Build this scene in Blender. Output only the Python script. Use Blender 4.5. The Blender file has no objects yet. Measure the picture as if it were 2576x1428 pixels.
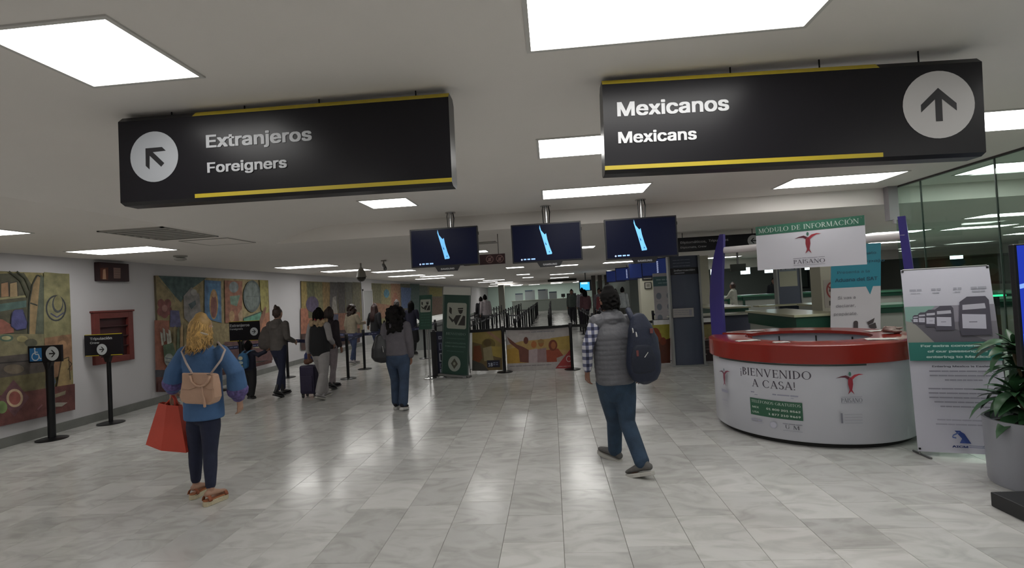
import bpy, bmesh, math, random
from mathutils import Vector, Matrix, noise
V = Vector
rnd = random.Random(7)
SC = bpy.context.scene
COL = SC.collection
# ------------------------------------------------------------------ camera
F_PX, HCAM = 1270.0, 1.65
TH, PI_, RO = math.atan(97.15/1270), math.atan(26/1270.), math.radians(3.15)
FW = V((-math.sin(TH)*math.cos(PI_), math.cos(TH)*math.cos(PI_), math.sin(PI_)))
R0 = V((math.cos(TH), math.sin(TH), 0)); U0 = R0.cross(FW)
RT = R0*math.cos(RO)-U0*math.sin(RO); UP = R0*math.sin(RO)+U0*math.cos(RO)
EYE = V((0, 0, HCAM))
cd = bpy.data.cameras.new('camera'); cam = bpy.data.objects.new('camera', cd); COL.objects.link(cam)
cd.sensor_width = 36; cd.lens = 36*F_PX/2576; cd.clip_start = .05; cd.clip_end = 200
mw = Matrix((RT, UP, -FW)).transposed().to_4x4(); mw.translation = EYE
cam.matrix_world = mw
SC.camera = cam
# ------------------------------------------------------------------ world, exposure
w = bpy.data.worlds.new('world'); SC.world = w; w.use_nodes = True
w.node_tree.nodes['Background'].inputs[0].default_value = (.85, .9, 1, 1)
w.node_tree.nodes['Background'].inputs[1].default_value = .12
SC.view_settings.view_transform = 'Standard'; SC.view_settings.look = 'None'
SC.view_settings.exposure = 0.0; SC.view_settings.gamma = 1; SC.view_settings.use_curve_mapping = False
SC.cycles.max_bounces = 6; SC.cycles.diffuse_bounces = 4; SC.cycles.glossy_bounces = 3
SC.cycles.transparent_max_bounces = 8; SC.cycles.sample_clamp_indirect = 4
SC.cycles.use_denoising = True
LAMP = 8.5     # strength of the ceiling panels

def ray(x, y): return FW+RT*((x-1288)/F_PX)-UP*((y-714)/F_PX)
def at(x, y, X=None, Y=None, Z=None):
    d = ray(x, y)
    t = X/d.x if X is not None else Y/d.y if Y is not None else (Z-HCAM)/d.z
    return EYE+d*t
# ------------------------------------------------------------------ materials
def lin(c): return tuple((v/12.92 if v <= .04045 else ((v+.055)/1.055)**2.4) for v in c)
def H(s): return lin(tuple(int(s[i:i+2], 16)/255 for i in (0, 2, 4)))
MATS = {}
def strands(m, lo=.55, hi=1.5):
    nt = m.node_tree; b = nt.nodes['Principled BSDF']; gm = nt.nodes.new('ShaderNodeNewGeometry'); r = nt.nodes.new('ShaderNodeMapRange'); r.inputs['To Min'].default_value = lo; r.inputs['To Max'].default_value = hi
    nt.links.new(gm.outputs['Random Per Island'], r.inputs['Value']); s = nt.nodes.new('ShaderNodeVectorMath'); s.operation = 'SCALE'
    k = b.inputs['Base Color'].links[0].from_socket; nt.links.new(k, s.inputs[0]); nt.links.new(r.outputs[0], s.inputs['Scale']); nt.links.new(s.outputs[0], b.inputs['Base Color']); return m
def mat(name, col, rough=.5, metal=0, emit=0, spec=.5, noise_amt=0, nscale=8, bump=0, bscale=60, trans=0, attr=False, ecol=None):
    if name in MATS: return MATS[name]
    m = bpy.data.materials.new(name); m.use_nodes = True; MATS[name] = m
    nt = m.node_tree; b = nt.nodes['Principled BSDF']
    if isinstance(col, str): col = H(col)
    b.inputs['Base Color'].default_value = (*col, 1)
    b.inputs['Roughness'].default_value = rough; b.inputs['Metallic'].default_value = metal
    b.inputs['Specular IOR Level'].default_value = spec
    if trans: b.inputs['Transmission Weight'].default_value = trans
    if emit:
        b.inputs['Emission Color'].default_value = (*(ecol or col), 1); b.inputs['Emission Strength'].default_value = emit
    tc = None
    if attr:
        a = nt.nodes.new('ShaderNodeAttribute'); a.attribute_name = 'Col'; src = a.outputs['Color']
        nt.links.new(src, b.inputs['Base Color'])
        if emit: nt.links.new(src, b.inputs['Emission Color'])
    if noise_amt or bump:
        tc = nt.nodes.new('ShaderNodeTexCoord')
    if noise_amt:
        n = nt.nodes.new('ShaderNodeTexNoise'); n.inputs['Scale'].default_value = nscale; n.inputs['Detail'].default_value = 5
        nt.links.new(tc.outputs['Object'], n.inputs['Vector'])
        r = nt.nodes.new('ShaderNodeMapRange'); r.inputs['From Min'].default_value = .3; r.inputs['From Max'].default_value = .7
        r.inputs['To Min'].default_value = 1-noise_amt; r.inputs['To Max'].default_value = 1+noise_amt
        nt.links.new(n.outputs['Fac'], r.inputs['Value'])
        mx = nt.nodes.new('ShaderNodeVectorMath'); mx.operation = 'SCALE'
        if attr: nt.links.new(src, mx.inputs[0])
        else: mx.inputs[0].default_value = col
        nt.links.new(r.outputs[0], mx.inputs['Scale']); nt.links.new(mx.outputs[0], b.inputs['Base Color'])
    if bump:
        n = nt.nodes.new('ShaderNodeTexNoise'); n.inputs['Scale'].default_value = bscale; n.inputs['Detail'].default_value = 3
        nt.links.new(tc.outputs['Object'], n.inputs['Vector'])
        bp = nt.nodes.new('ShaderNodeBump'); bp.inputs['Strength'].default_value = bump; bp.inputs['Distance'].default_value = .01
        nt.links.new(n.outputs['Fac'], bp.inputs['Height']); nt.links.new(bp.outputs[0], b.inputs['Normal'])
    return m
WHITE = mat('wall_paint', 'bebcbe', .6, noise_amt=.02, nscale=1.5)
CEIL = mat('ceiling_paint', 'e2ddd8', .7, noise_amt=.015, nscale=2)
BASEB = mat('baseboard_stone', '6f706c', .4, noise_amt=.1, nscale=6)
BLACK = mat('black_plastic', '17171b', .35)
BLACKM = mat('black_metal', '101013', .3, .3)
SIGNB = mat('sign_black', '1c1b1f', .3, spec=.22)
YEL = mat('sign_yellow', 'b9a52a', .4)
WPL = mat('white_plastic', 'c9c9cc', .4)
CHROME = mat('chrome', 'b8b8b8', .2, 1)
GREY = mat('grey_metal', '8a8a8a', .35, .8)
PRINT = mat('printed_sheet', (1, 1, 1), .5, attr=True)
PAINT = mat('painted_canvas', (1, 1, 1), .8, attr=True, noise_amt=.3, nscale=9, bump=.5, bscale=40)
_nt = PAINT.node_tree; _hs = _nt.nodes.new('ShaderNodeHueSaturation'); _hs.inputs['Saturation'].default_value = .78; _hs.inputs['Value'].default_value = .72
_lk = _nt.nodes['Principled BSDF'].inputs['Base Color'].links[0]; _sk = _lk.from_socket; _nt.links.new(_sk, _hs.inputs['Color']); _nt.links.new(_hs.outputs[0], _nt.nodes['Principled BSDF'].inputs['Base Color'])
LIT = mat('lit_screen', (1, 1, 1), .25, attr=True, emit=.8, spec=.12)
LAMPM = mat('lamp_diffuser', (1, 1, 1), .5, emit=LAMP, ecol=(1, .985, .95))
LRIM = mat('lamp_rim', 'c8c6c2', .5)
# ------------------------------------------------------------------ objects
def tag(o, label=None, cat=None, group=None, kind=None):
    for k, v in (('label', label), ('category', cat), ('group', group), ('kind', kind)):
        if v: o[k] = v
    return o
def E(name, label, cat, loc=(0, 0, 0), rz=0, group=None):
    o = bpy.data.objects.new(name, None); COL.objects.link(o); o.empty_display_size = .1
    o.location = loc; o.rotation_euler = (0, 0, rz); return tag(o, label, cat, group)
def wmat(o):
    m = Matrix.Identity(4)
    while o is not None:
        m = (Matrix.Translation(o.location) @ o.rotation_euler.to_matrix().to_4x4() @ Matrix.Diagonal((*o.scale, 1))) @ m; o = o.parent
    return m
class G:
    """collects geometry; verts are in world space unless build(local=True)"""
    def __init__(s): s.v = []; s.f = []; s.c = []
    def add(s, vs, fs, col=None):
        o = len(s.v); s.v += [V(p) for p in vs]; s.f += [tuple(i+o for i in f) for f in fs]; s.c += [col]*len(fs)
        return s
    def box(s, x0, x1, y0, y1, z0, z1, rz=0, piv=None, col=None):
        vs = [V((x, y, z)) for z in (z0, z1) for y in (y0, y1) for x in (x0, x1)]
        if rz:
            pv = V(piv or ((x0+x1)/2, (y0+y1)/2, 0)); m = Matrix.Rotation(rz, 3, 'Z'); vs = [m@(p-pv)+pv for p in vs]
        return s.add(vs, [(0, 2, 3, 1), (4, 5, 7, 6), (0, 1, 5, 4), (2, 6, 7, 3), (0, 4, 6, 2), (1, 3, 7, 5)], col)
    def obox(s, o, u, v, w, col=None):
        """box from corner o with edge vectors"""
        o, u, v, w = V(o), V(u), V(v), V(w)
        vs = [o, o+u, o+v, o+u+v, o+w, o+u+w, o+v+w, o+u+v+w]
        return s.add(vs, [(0, 2, 3, 1), (4, 5, 7, 6), (0, 1, 5, 4), (2, 6, 7, 3), (0, 4, 6, 2), (1, 3, 7, 5)], col)
    def rings(s, rs, cap=True, close=False):
        n = len(rs[0]); vs = [p for r in rs for p in r]; fs = []
        for i in range(len(rs)-1+(1 if close else 0)):
            j = (i+1) % len(rs)
            fs += [(i*n+k, i*n+(k+1) % n, j*n+(k+1) % n, j*n+k) for k in range(n)]
        if cap and not close: fs += [tuple(range(n-1, -1, -1)), tuple((len(rs)-1)*n+k for k in range(n))]
        return s.add(vs, fs)
    def tube(s, pts, r, n=8, caps=True):
        pts = [V(p) for p in pts]; rr = r if isinstance(r, (list, tuple)) else [r]*len(pts)
        rs = []; a = None
        for i, p in enumerate(pts):
            t = (pts[min(i+1, len(pts)-1)]-pts[max(i-1, 0)]).normalized()
            if a is None: a = t.orthogonal().normalized()
            a = (a-t*a.dot(t)).normalized(); b = t.cross(a)
            rs.append([p+a*math.cos(q)*rr[i]+b*math.sin(q)*rr[i] for q in (2*math.pi*k/n for k in range(n))])
        return s.rings(rs, caps)
    def lathe(s, prof, c=(0, 0, 0), n=24, cap=True, close=False):
        c = V(c)
        return s.rings([[c+V((r*math.cos(2*math.pi*k/n), r*math.sin(2*math.pi*k/n), z)) for k in range(n)] for r, z in prof], cap, close)
    def chain(s, pts, side=(1, 0, 0), n=14, p=2.0, flat=False):
        """closed lofted limb: pts = (point, rx, ry); rx runs along `side`; rounded ends"""
        P = [(V(a), b, c) for a, b, c in pts]
        side = V(side); rs = []; N = len(P)
        def ring(c, t, rx, ry):
            a = side-t*side.dot(t)
            a = a.normalized() if a.length > .05 else t.orthogonal().normalized()
            b = t.cross(a); o = []
            for k in range(n):
                q = 2*math.pi*k/n; cq, sq = math.cos(q), math.sin(q)
                e = 2/p
                o.append(c+a*rx*math.copysign(abs(cq)**e, cq)+b*ry*math.copysign(abs(sq)**e, sq))
            return o
        for i, (c, rx, ry) in enumerate(P):
            t = (P[min(i+1, N-1)][0]-P[max(i-1, 0)][0]).normalized()
            if i == 0:
                m = min(rx, ry)
                for k, q in (((.08, .55), (.05, .93)) if flat else ((.95, .2), (.6, .75))): rs.append(ring(c-t*m*k, t, rx*q, ry*q))
            rs.append(ring(c, t, rx, ry))
            if i == N-1:
                m = min(rx, ry)
                for k, q in ((.6, .75), (.95, .2)): rs.append(ring(c+t*m*k, t, rx*q, ry*q))
        return s.rings(rs)
    def poly(s, pts, col=None): return s.add(pts, [tuple(range(len(pts)))], col)
    def prism(s, pts, d, col=None):
        """pts polygon (3-D) extruded by vector d"""
        n = len(pts); d = V(d); vs = [V(p) for p in pts]+[V(p)+d for p in pts]
        return s.add(vs, [tuple(range(n-1, -1, -1)), tuple(range(n, 2*n))]+[(k, (k+1) % n, n+(k+1) % n, n+k) for k in range(n)], col)
    def build(s, name, m, parent=None, local=False, smooth=False, bevel=0, kind=None, label=None, remesh=0, sm=2, sub=0):
        me = bpy.data.meshes.new(name)
        vs = s.v
        if parent is not None and not local:
            inv = wmat(parent).inverted(); vs = [inv@p for p in vs]
        me.from_pydata([tuple(p) for p in vs], [], s.f)
        me.materials.append(m)
        if any(c is not None for c in s.c):
            ca = me.color_attributes.new('Col', 'FLOAT_COLOR', 'CORNER'); d = []
            for p, c in zip(me.polygons, s.c):
                d += [*(c or (1, 1, 1)), 1.0]*p.loop_total
            ca.data.foreach_set('color', d)
        if smooth:
            me.polygons.foreach_set('use_smooth', [True]*len(me.polygons))
        me.update()
        o = bpy.data.objects.new(name, me); COL.objects.link(o)
        if parent is not None: o.parent = parent
        if smooth and not remesh and smooth != 'all':
            try: me.set_sharp_from_angle(angle=math.radians(40))
            except Exception: pass
        if bevel:
            b = o.modifiers.new('bevel', 'BEVEL'); b.width = bevel; b.segments = 2; b.limit_method = 'ANGLE'
        if remesh:
            r = o.modifiers.new('remesh', 'REMESH'); r.mode = 'VOXEL'; r.voxel_size = remesh; r.use_smooth_shade = True
            if sm:
                k = o.modifiers.new('smooth', 'SMOOTH'); k.factor = .5; k.iterations = sm
        if sub:
            k = o.modifiers.new('sub', 'SUBSURF'); k.levels = sub; k.render_levels = sub
        if kind: o['kind'] = kind
        if label: o['label'] = label
        return o
def struct(name, g, m, parent=None, **k):
    o = g.build(name, m, parent, **k); o['kind'] = 'structure'; return o
def copy_tree(o, parent=None):
    c = o.copy(); COL.objects.link(c)
    if parent is not None: c.parent = parent
    for ch in [x for x in o.children if not x.get('skip')]: copy_tree(ch, c)
    return c
# ------------------------------------------------------------------ lettering
_tc = {}
try:
    import os
    FONT = bpy.data.fonts.load(os.path.join(bpy.utils.system_resource('DATAFILES'), 'fonts', 'Inter.woff2'))
except Exception:
    FONT = None
def sans(s, bold=.018):
    """tris of a string in units of cap height, and its width"""
    k = (s, bold)
    if k not in _tc:
        cu = bpy.data.curves.new('t', 'FONT'); cu.body = s; cu.size = 1/.71
        if FONT: cu.font = FONT
        cu.resolution_u = 3; cu.fill_mode = 'BOTH'
        ob = bpy.data.objects.new('t', cu)
        me = ob.to_mesh()
        vs = [(p.co.x, p.co.y) for p in me.vertices]; fs = [tuple(p.vertices) for p in me.polygons]
        ob.to_mesh_clear(); bpy.data.objects.remove(ob); bpy.data.curves.remove(cu)
        x0 = min(p[0] for p in vs); x1 = max(p[0] for p in vs)
        offs = [(0, 0)] if bold < .005 else [(bold*a, bold*b) for a, b in ((1.2, .8), (-1.2, .8), (1.2, -.8), (-1.2, -.8), (0, 0))]
        _tc[k] = ([[(vs[i][0]-x0+ox, vs[i][1]+oy) for i in f]+[j] for j, (ox, oy) in enumerate(offs) for f in fs], x1-x0)
    return _tc[k]
def _bar(x0, y0, x1, y1, w):
    dx, dy = x1-x0, y1-y0
    if abs(dy) > abs(dx)*.3: return [(x0-w/2, y0), (x0+w/2, y0), (x1+w/2, y1), (x1-w/2, y1)]
    return [(x0, y0-w/2), (x1, y1-w/2), (x1, y1+w/2), (x0, y0+w/2)]
def _arc(cx, cy, rx, ry, a0, a1, T=.15, t=.05, n=14):
    o = []; q = [math.radians(a0+(a1-a0)*i/n) for i in range(n+1)]
    def pt(a, s): return (cx+(rx+s*(t+(T-t)*abs(math.cos(a)))/2)*math.cos(a), cy+(ry+s*t/2)*math.sin(a))
    for a, b in zip(q, q[1:]): o.append([pt(a, 1), pt(b, 1), pt(b, -1), pt(a, -1)])
    return o
T_, t_ = .14, .05
def _stem(x, y0=0, y1=1, w=T_): return [_bar(x, y0, x, y1, w), _bar(x-.13, y0+.02, x+.13, y0+.02, .04), _bar(x-.13, y1-.02, x+.13, y1-.02, .04)]
def _ft(x, y): return [_bar(x-.12, y, x+.12, y, .04)]
GL = {
 'A': (_ft(.08, .02)+_ft(.72, .02)+[_bar(.08, 0, .4, 1, .055), _bar(.72, 0, .38, 1, .15), _bar(.18, .34, .6, .34, .045)], .82),
 'B': (_stem(.16)+_arc(.2, .755, .27, .225, -90, 90)+_arc(.2, .27, .34, .25, -90, 90), .64),
 'C': (_arc(.44, .5, .38, .48, 42, 318)+[_bar(.73, .68, .73, .88, .04)], .82),
 'D': (_stem(.16)+_arc(.2, .5, .5, .475, -90, 90), .82),
 'E': (_stem(.16)+[_bar(.1, .975, .58, .975, .05), _bar(.16, .51, .48, .51, .05), _bar(.1, .025, .6, .025, .05), _bar(.57, .8, .57, 1, .04), _bar(.6, 0, .6, .2, .04), _bar(.48, .42, .48, .6, .04)], .66),
 'F': (_stem(.16)+[_bar(.1, .975, .56, .975, .05), _bar(.16, .51, .46, .51, .05), _bar(.55, .8, .55, 1, .04), _bar(.46, .42, .46, .6, .04)], .6),
 'G': (_arc(.44, .5, .38, .48, 42, 318)+[_bar(.72, .08, .72, .45, .13), _bar(.6, .45, .84, .45, .04)], .86),
 'I': (_stem(.14), .28),
 'L': (_stem(.16)+[_bar(.1, .025, .56, .025, .05), _bar(.56, 0, .56, .22, .04)], .6),
 'M': (_ft(.1, .02)+_ft(.86, .02)+_ft(.12, .98)+_ft(.84, .98)+[_bar(.1, 0, .16, 1, .05), _bar(.16, 1, .5, .05, .14), _bar(.5, .05, .8, 1, .05), _bar(.86, 0, .82, 1, .14)], .98),
 'N': (_ft(.1, .02)+_ft(.1, .98)+_ft(.72, .98)+[_bar(.1, 0, .1, 1, .055), _bar(.1, 1, .72, .0, .15), _bar(.72, 0, .72, 1, .055)], .84),
 'O': (_arc(.44, .5, .38, .48, 0, 360, n=26), .88),
 'P': (_stem(.16)+_arc(.2, .73, .32, .25, -90, 90), .58),
 'R': (_stem(.16)+_arc(.2, .74, .3, .24, -90, 90)+[_bar(.66, 0, .32, .5, .15)]+_ft(.7, .02), .72),
 'S': (_arc(.28, .74, .2, .24, 35, 250)+_arc(.28, .26, .22, .24, -145, 80)+[_bar(.3, .5, .24, .5, .14)]+[_bar(.46, .78, .46, .95, .04), _bar(.07, .05, .07, .24, .04)], .56),
 'T': (_stem(.34)+[_bar(.02, .975, .66, .975, .05), _bar(.03, .78, .03, 1, .04), _bar(.65, .78, .65, 1, .04)], .68),
 'U': (_ft(.16, .98)+_ft(.68, .98)+[_bar(.16, .4, .16, 1, .14), _bar(.68, .4, .68, 1, .055)]+_arc(.42, .4, .26, .38, 180, 360), .82),
 'V': (_ft(.1, .98)+_ft(.72, .98)+[_bar(.42, 0, .1, 1, .15), _bar(.4, 0, .72, 1, .055)], .82),
 '!': ([_bar(.1, .3, .1, 1, .1), _bar(.1, 0, .1, .12, .12)], .2),
 '¡': ([_bar(.1, -.25, .1, .45, .1), _bar(.1, .62, .1, .74, .12)], .2),
 ' ': ([], .35)}
for a, b in (('Ó', 'O'), ('É', 'E')): GL[a] = (GL[b][0]+[_bar(.4, 1.08, .54, 1.26, .09)], GL[b][1])
def serif(s):
    x = 0; o = []
    for ch in s:
        p, wd = GL[ch]; o += [[(a+x, b) for a, b in q] for q in p]; x += wd+.09
    return o, x-.09
# ------------------------------------------------------------------ prints (flat graphics on real sheets)
class Print:
    """a sheet lying in a plane: o origin, u right, v up (unit vectors); layers step out towards the viewer"""
    def __init__(s, o, u=(1, 0, 0), v=(0, 0, 1), step=.0006, wrap=None):
        s.o, s.u, s.v = V(o), V(u).normalized(), V(v).normalized(); s.n = s.u.cross(s.v); s.g = G(); s.k = 0; s.step = step; s.wrap = wrap
    def uv(s, x, y):
        d = ray(x, y); t = (s.o-EYE).dot(s.n)/d.dot(s.n); p = EYE+d*t-s.o; return (p.dot(s.u), p.dot(s.v))
    def P(s, a, b, k):
        if s.wrap:
            c, R = s.wrap; q = a/R; r = R+.001+k*s.step
            return V((c[0]+r*math.sin(q), c[1]-r*math.cos(q), b))
        return s.o+s.u*a+s.v*b+s.n*(k*s.step)
    def put(s, polys, col):
        if isinstance(col, str): col = H(col)
        for q in polys: s.g.poly([s.P(a, b, s.k) for a, b in q], col)
    def lay(s): s.k += 1; return s
    def pl(s, pts, col): s.lay(); s.put([pts], col); return s
    def px(s, pts, col): return s.pl([s.uv(*p) for p in pts], col)
    def rc(s, a0, b0, a1, b1, col): return s.pl([(a0, b0), (a1, b0), (a1, b1), (a0, b1)], col)
    def el(s, a, b, ra, rb, col, n=24): return s.pl([(a+ra*math.cos(2*math.pi*i/n), b+rb*math.sin(2*math.pi*i/n)) for i in range(n)], col)
    def pe(s, x, y, rx, ry, col, n=20): return s.px([(x+rx*math.cos(2*math.pi*i/n), y+ry*math.sin(2*math.pi*i/n)) for i in range(n)], col)
    def ln(s, pts, w, col, px=True):
        """poly-line band"""
        q = [V(s.uv(*p)) if px else V(p) for p in pts]; s.lay()
        for a, b in zip(q, q[1:]):
            d = (b-a)
            if d.length < 1e-6: continue
            n = V((-d.y, d.x)).normalized()*w/2; s.put([[a-n, b-n, b+n, a+n]], col)
        return s
    def tx(s, st, a, b, h, col, wd=None, font=sans, bold=.018, al='l', dv=0):
        """text, baseline at (a,b), cap height h, optional total width wd"""
        polys, W = font(st, bold) if font is sans else font(st)
        sx = (wd/W) if wd else h
        tw = W*sx; a0 = a-(tw/2 if al == 'c' else tw if al == 'r' else 0)
        s.lay(); k0 = s.k
        for i, q in enumerate(polys):
            if isinstance(q[-1], int): j = q[-1]; q = q[:-1]
            else: j = i % 5
            s.k = k0+j*.2; s.put([[(a0+x*sx, b+y*h+dv*x*sx) for x, y in q]], col)
        s.k = k0+1; return s
    def bars(s, a, b, w, h, col, words=4, al='l'):
        """a line too small to read: word-length dashes"""
        s.lay(); x = a; left = w; k = 0
        ls = [rnd.uniform(.6, 1.4) for _ in range(words)]; sc = (w-(words-1)*h*.8)/sum(ls)
        for l in ls:
            s.put([[(x, b), (x+l*sc, b), (x+l*sc, b+h), (x, b+h)]], col); x += l*sc+h*.8
        return s
    def build(s, name, m=None, parent=None, **k):
        return s.g.build(name, m or PRINT, parent, **k)
def rrect(a0, b0, a1, b1, r, n=5):
    o = []
    for cx, cy, q in ((a1-r, b0+r, -90), (a1-r, b1-r, 0), (a0+r, b1-r, 90), (a0+r, b0+r, 180)):
        o += [(cx+r*math.cos(math.radians(q+90*i/n)), cy+r*math.sin(math.radians(q+90*i/n))) for i in range(n+1)]
    return o
ARW = [(-.09, -.62), (.09, -.62), (.09, .3), (.5, -.1), (.5, .12), (.09, .5), (0, .58), (-.09, .5), (-.5, .12), (-.5, -.1), (-.09, .3)]
def arrow(P, a, b, r, ang, white='b4b6b8', black='1c1b1f'):
    P.el(a, b, r, r, white, 40)
    c, s = math.cos(ang), math.sin(ang); P.lay()
    sh = [(0, .62), (.62, .02), (.62, -.26), (.12, .2), (.12, -.62), (-.12, -.62), (-.12, .2), (-.62, -.26), (-.62, .02)]
    P.put([[(a+(x*c-y*s)*r*.8, b+(x*s+y*c)*r*.8) for x, y in sh]], black)
# ------------------------------------------------------------------ the setting
XL, YN, YF, XR, ZT, ZL = -7.3, -3.5, 58., 21., 2.8, 2.58
def marble():
    m = bpy.data.materials.new('marble_tile'); m.use_nodes = True; nt = m.node_tree; b = nt.nodes['Principled BSDF']; N = nt.nodes.new; L = nt.links.new
    tc = N('ShaderNodeTexCoord'); at_ = N('ShaderNodeAttribute'); at_.attribute_name = 'Col'
    sep = N('ShaderNodeSeparateColor'); L(at_.outputs['Color'], sep.inputs[0])
    off = N('ShaderNodeVectorMath'); off.operation = 'MULTIPLY_ADD'; L(at_.outputs['Color'], off.inputs[0]); off.inputs[1].default_value = (37, 91, 53); L(tc.outputs['Object'], off.inputs[2])
    mp = N('ShaderNodeMapping'); mp.inputs['Rotation'].default_value = (0, 0, .5); mp.inputs['Scale'].default_value = (.8, 1.5, 1); L(off.outputs[0], mp.inputs['Vector'])
    n1 = N('ShaderNodeTexNoise'); n1.inputs['Scale'].default_value = 3.2; n1.inputs['Detail'].default_value = 8; n1.inputs['Distortion'].default_value = 1.6; L(mp.outputs[0], n1.inputs['Vector'])
    cr = N('ShaderNodeValToRGB'); e = cr.color_ramp.elements
    e[0].position = .28; e[0].color = (.41, .405, .39, 1); e[1].position = .72; e[1].color = (.56, .555, .54, 1)
    k = cr.color_ramp.elements.new(.47); k.color = (.50, .495, .475, 1); k = cr.color_ramp.elements.new(.53); k.color = (.53, .525, .51, 1)
    L(n1.outputs['Fac'], cr.inputs[0])
    mr = N('ShaderNodeMapRange'); mr.inputs['To Min'].default_value = .84; mr.inputs['To Max'].default_value = 1.06; L(sep.outputs[0], mr.inputs['Value'])
    sc = N('ShaderNodeVectorMath'); sc.operation = 'SCALE'; L(cr.outputs[0], sc.inputs[0]); L(mr.outputs[0], sc.inputs['Scale']); L(sc.outputs[0], b.inputs['Base Color'])
    n2 = N('ShaderNodeTexNoise'); n2.inputs['Scale'].default_value = 2.5; L(tc.outputs['Object'], n2.inputs['Vector'])
    m2 = N('ShaderNodeMapRange'); m2.inputs['To Min'].default_value = .12; m2.inputs['To Max'].default_value = .26; L(n2.outputs['Fac'], m2.inputs['Value']); L(m2.outputs[0], b.inputs['Roughness'])
    b.inputs['Specular IOR Level'].default_value = .62
    return m
MARB = marble(); MARB_J = mat('tile_joint', '6f6c66', .8)
floor = struct('floor', G().box(XL-.3, XR+.3, 14.0, YF+.3, -.2, 0), MARB)
struct('mortar_bed', G().box(XL-.3, XR+.3, YN-.3, 14.0, -.2, -.0035), MARB_J, floor)
tiles = []
x = XL
while x < XR:
    x1 = x+.405; y = YN+rnd.uniform(-.4, 0)
    while y < 14:
        y1 = min(y+rnd.choice((.405, .405, .61, .61, .81)), 14.0)
        if 14.0-y1 < .1: y1 = 14.0
        tiles.append((x, x1, max(y, YN-.2), y1)); y = y1
    x = x1
def tile_geo(g, t):
    a, b, c, d = t; e = .0012; i = .0028; q = (rnd.random(), rnd.random(), rnd.random()); z = rnd.uniform(-.0004, .0)
    if rnd.random() < .07: q = (q[0]*.15-.25, q[1], q[2])
    lo = [V(p) for p in ((a+e, c+e, -.0035), (b-e, c+e, -.0035), (b-e, d-e, -.0035), (a+e, d-e, -.0035))]
    hi = [V(p) for p in ((a+i, c+i, z), (b-i, c+i, z), (b-i, d-i, z), (a+i, d-i, z))]
    g.add(lo+hi, [(4, 5, 6, 7), (0, 1, 5, 4), (1, 2, 6, 5), (2, 3, 7, 6), (3, 0, 4, 7)], q)
def infr(t):
    p = V(((t[0]+t[1])/2, (t[2]+t[3])/2, -HCAM)); d = p.dot(FW)
    if d < 1: return None
    X, Y = 1288+F_PX*p.dot(RT)/d, 714-F_PX*p.dot(UP)/d
    return d if -60 < X < 2640 and Y < 1480 else None
vis = sorted([(infr(t), t) for t in tiles if infr(t)]); near = [t for _, t in vis[:295]]; ns = set(near)
for t in near: tile_geo((g := G()), t); struct('tile', g, MARB, floor)
g = G()
for t in tiles:
    if t not in ns: tile_geo(g, t)
g.build('tile_field', MARB, floor, kind='stuff')
for i, (a, b) in enumerate(((XL, -4.0),)):
    pass
struct('ceiling', G().box(XL-.3, -4.0, YN-.3, YF+.3, ZL, 3.0).box(-4.0, XR+.3, 7.12, YF+.3, ZL, 3.0).box(-4.0, XR+.3, YN-.3, 7.12, ZT, 3.0), CEIL)
# curved cove between the low ceiling and the raised one
cv = [(-4.0+.95*(k/8), ZL+.22*math.sin(math.pi/2*(k/8))) for k in range(9)]
struct('trim_cove', G().rings([[V((x_, y_, z_)) for x_, z_ in cv+[(-3.05, 2.9), (-4.0, 2.9)]] for y_ in (YN, 7.13)]), CEIL, smooth=True)
struct('wall_left', G().box(XL-.3, XL, YN-.3, YF+.3, 0, ZL), WHITE)
struct('wall_back', G().box(XL-.3, XR+.3, YN-.3, YN, 0, 3.0), WHITE)
struct('wall_right', G().box(XR, XR+.3, YN, YF, 0, 3.0), mat('right_wall_paint', '8b8d86', .6))
FARW = mat('far_wall_green_glass', 'd8eee4', .25, noise_amt=.05, nscale=.4)
struct('wall_far', G().box(XL-.3, 7.5, YF, YF+.3, 0, ZL), FARW)
HALLW = mat('hall_wall_grey_green', '5f6661', .5, noise_amt=.08, nscale=.5)
struct('wall_hall', G().box(5.2, XR, 34., 34.3, 0, ZL).box(5.2, 5.4, 34.3, YF, 0, ZL), HALLW)
struct('baseboard_left', G().box(XL, XL+.018, YN, 18.95, 0, .13).box(XL, XL+.018, 19.95, YF, 0, .13), BASEB, bevel=.003)
struct('trim_beam', G().box(4.0, XR, 21., 21.4, 2.22, ZL), CEIL)
struct('trim_beam_2', G().box(-4, 5.2, 38, 38.4, 2.4, ZL), CEIL)
# shallow pilaster and service door in the left wall
struct('pilaster', G().box(XL, XL+.05, 18.9, 20.0, .0, ZL), WHITE)
door = struct('door_1', G().box(XL+.05, XL+.075, 19.0, 19.9, 0, 2.1), mat('door_paint', '9a9a98', .5))
struct('door_frame', G().box(XL+.05, XL+.09, 18.94, 19.0, 0, 2.16).box(XL+.05, XL+.09, 19.9, 19.96, 0, 2.16).box(XL+.05, XL+.09, 18.94, 19.96, 2.1, 2.16), WHITE, door)
G().tube([(XL+.09, 19.1, 1.0), (XL+.14, 19.1, 1.0), (XL+.14, 19.22, 1.0)], .01).build('door_handle', CHROME, door)
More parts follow.
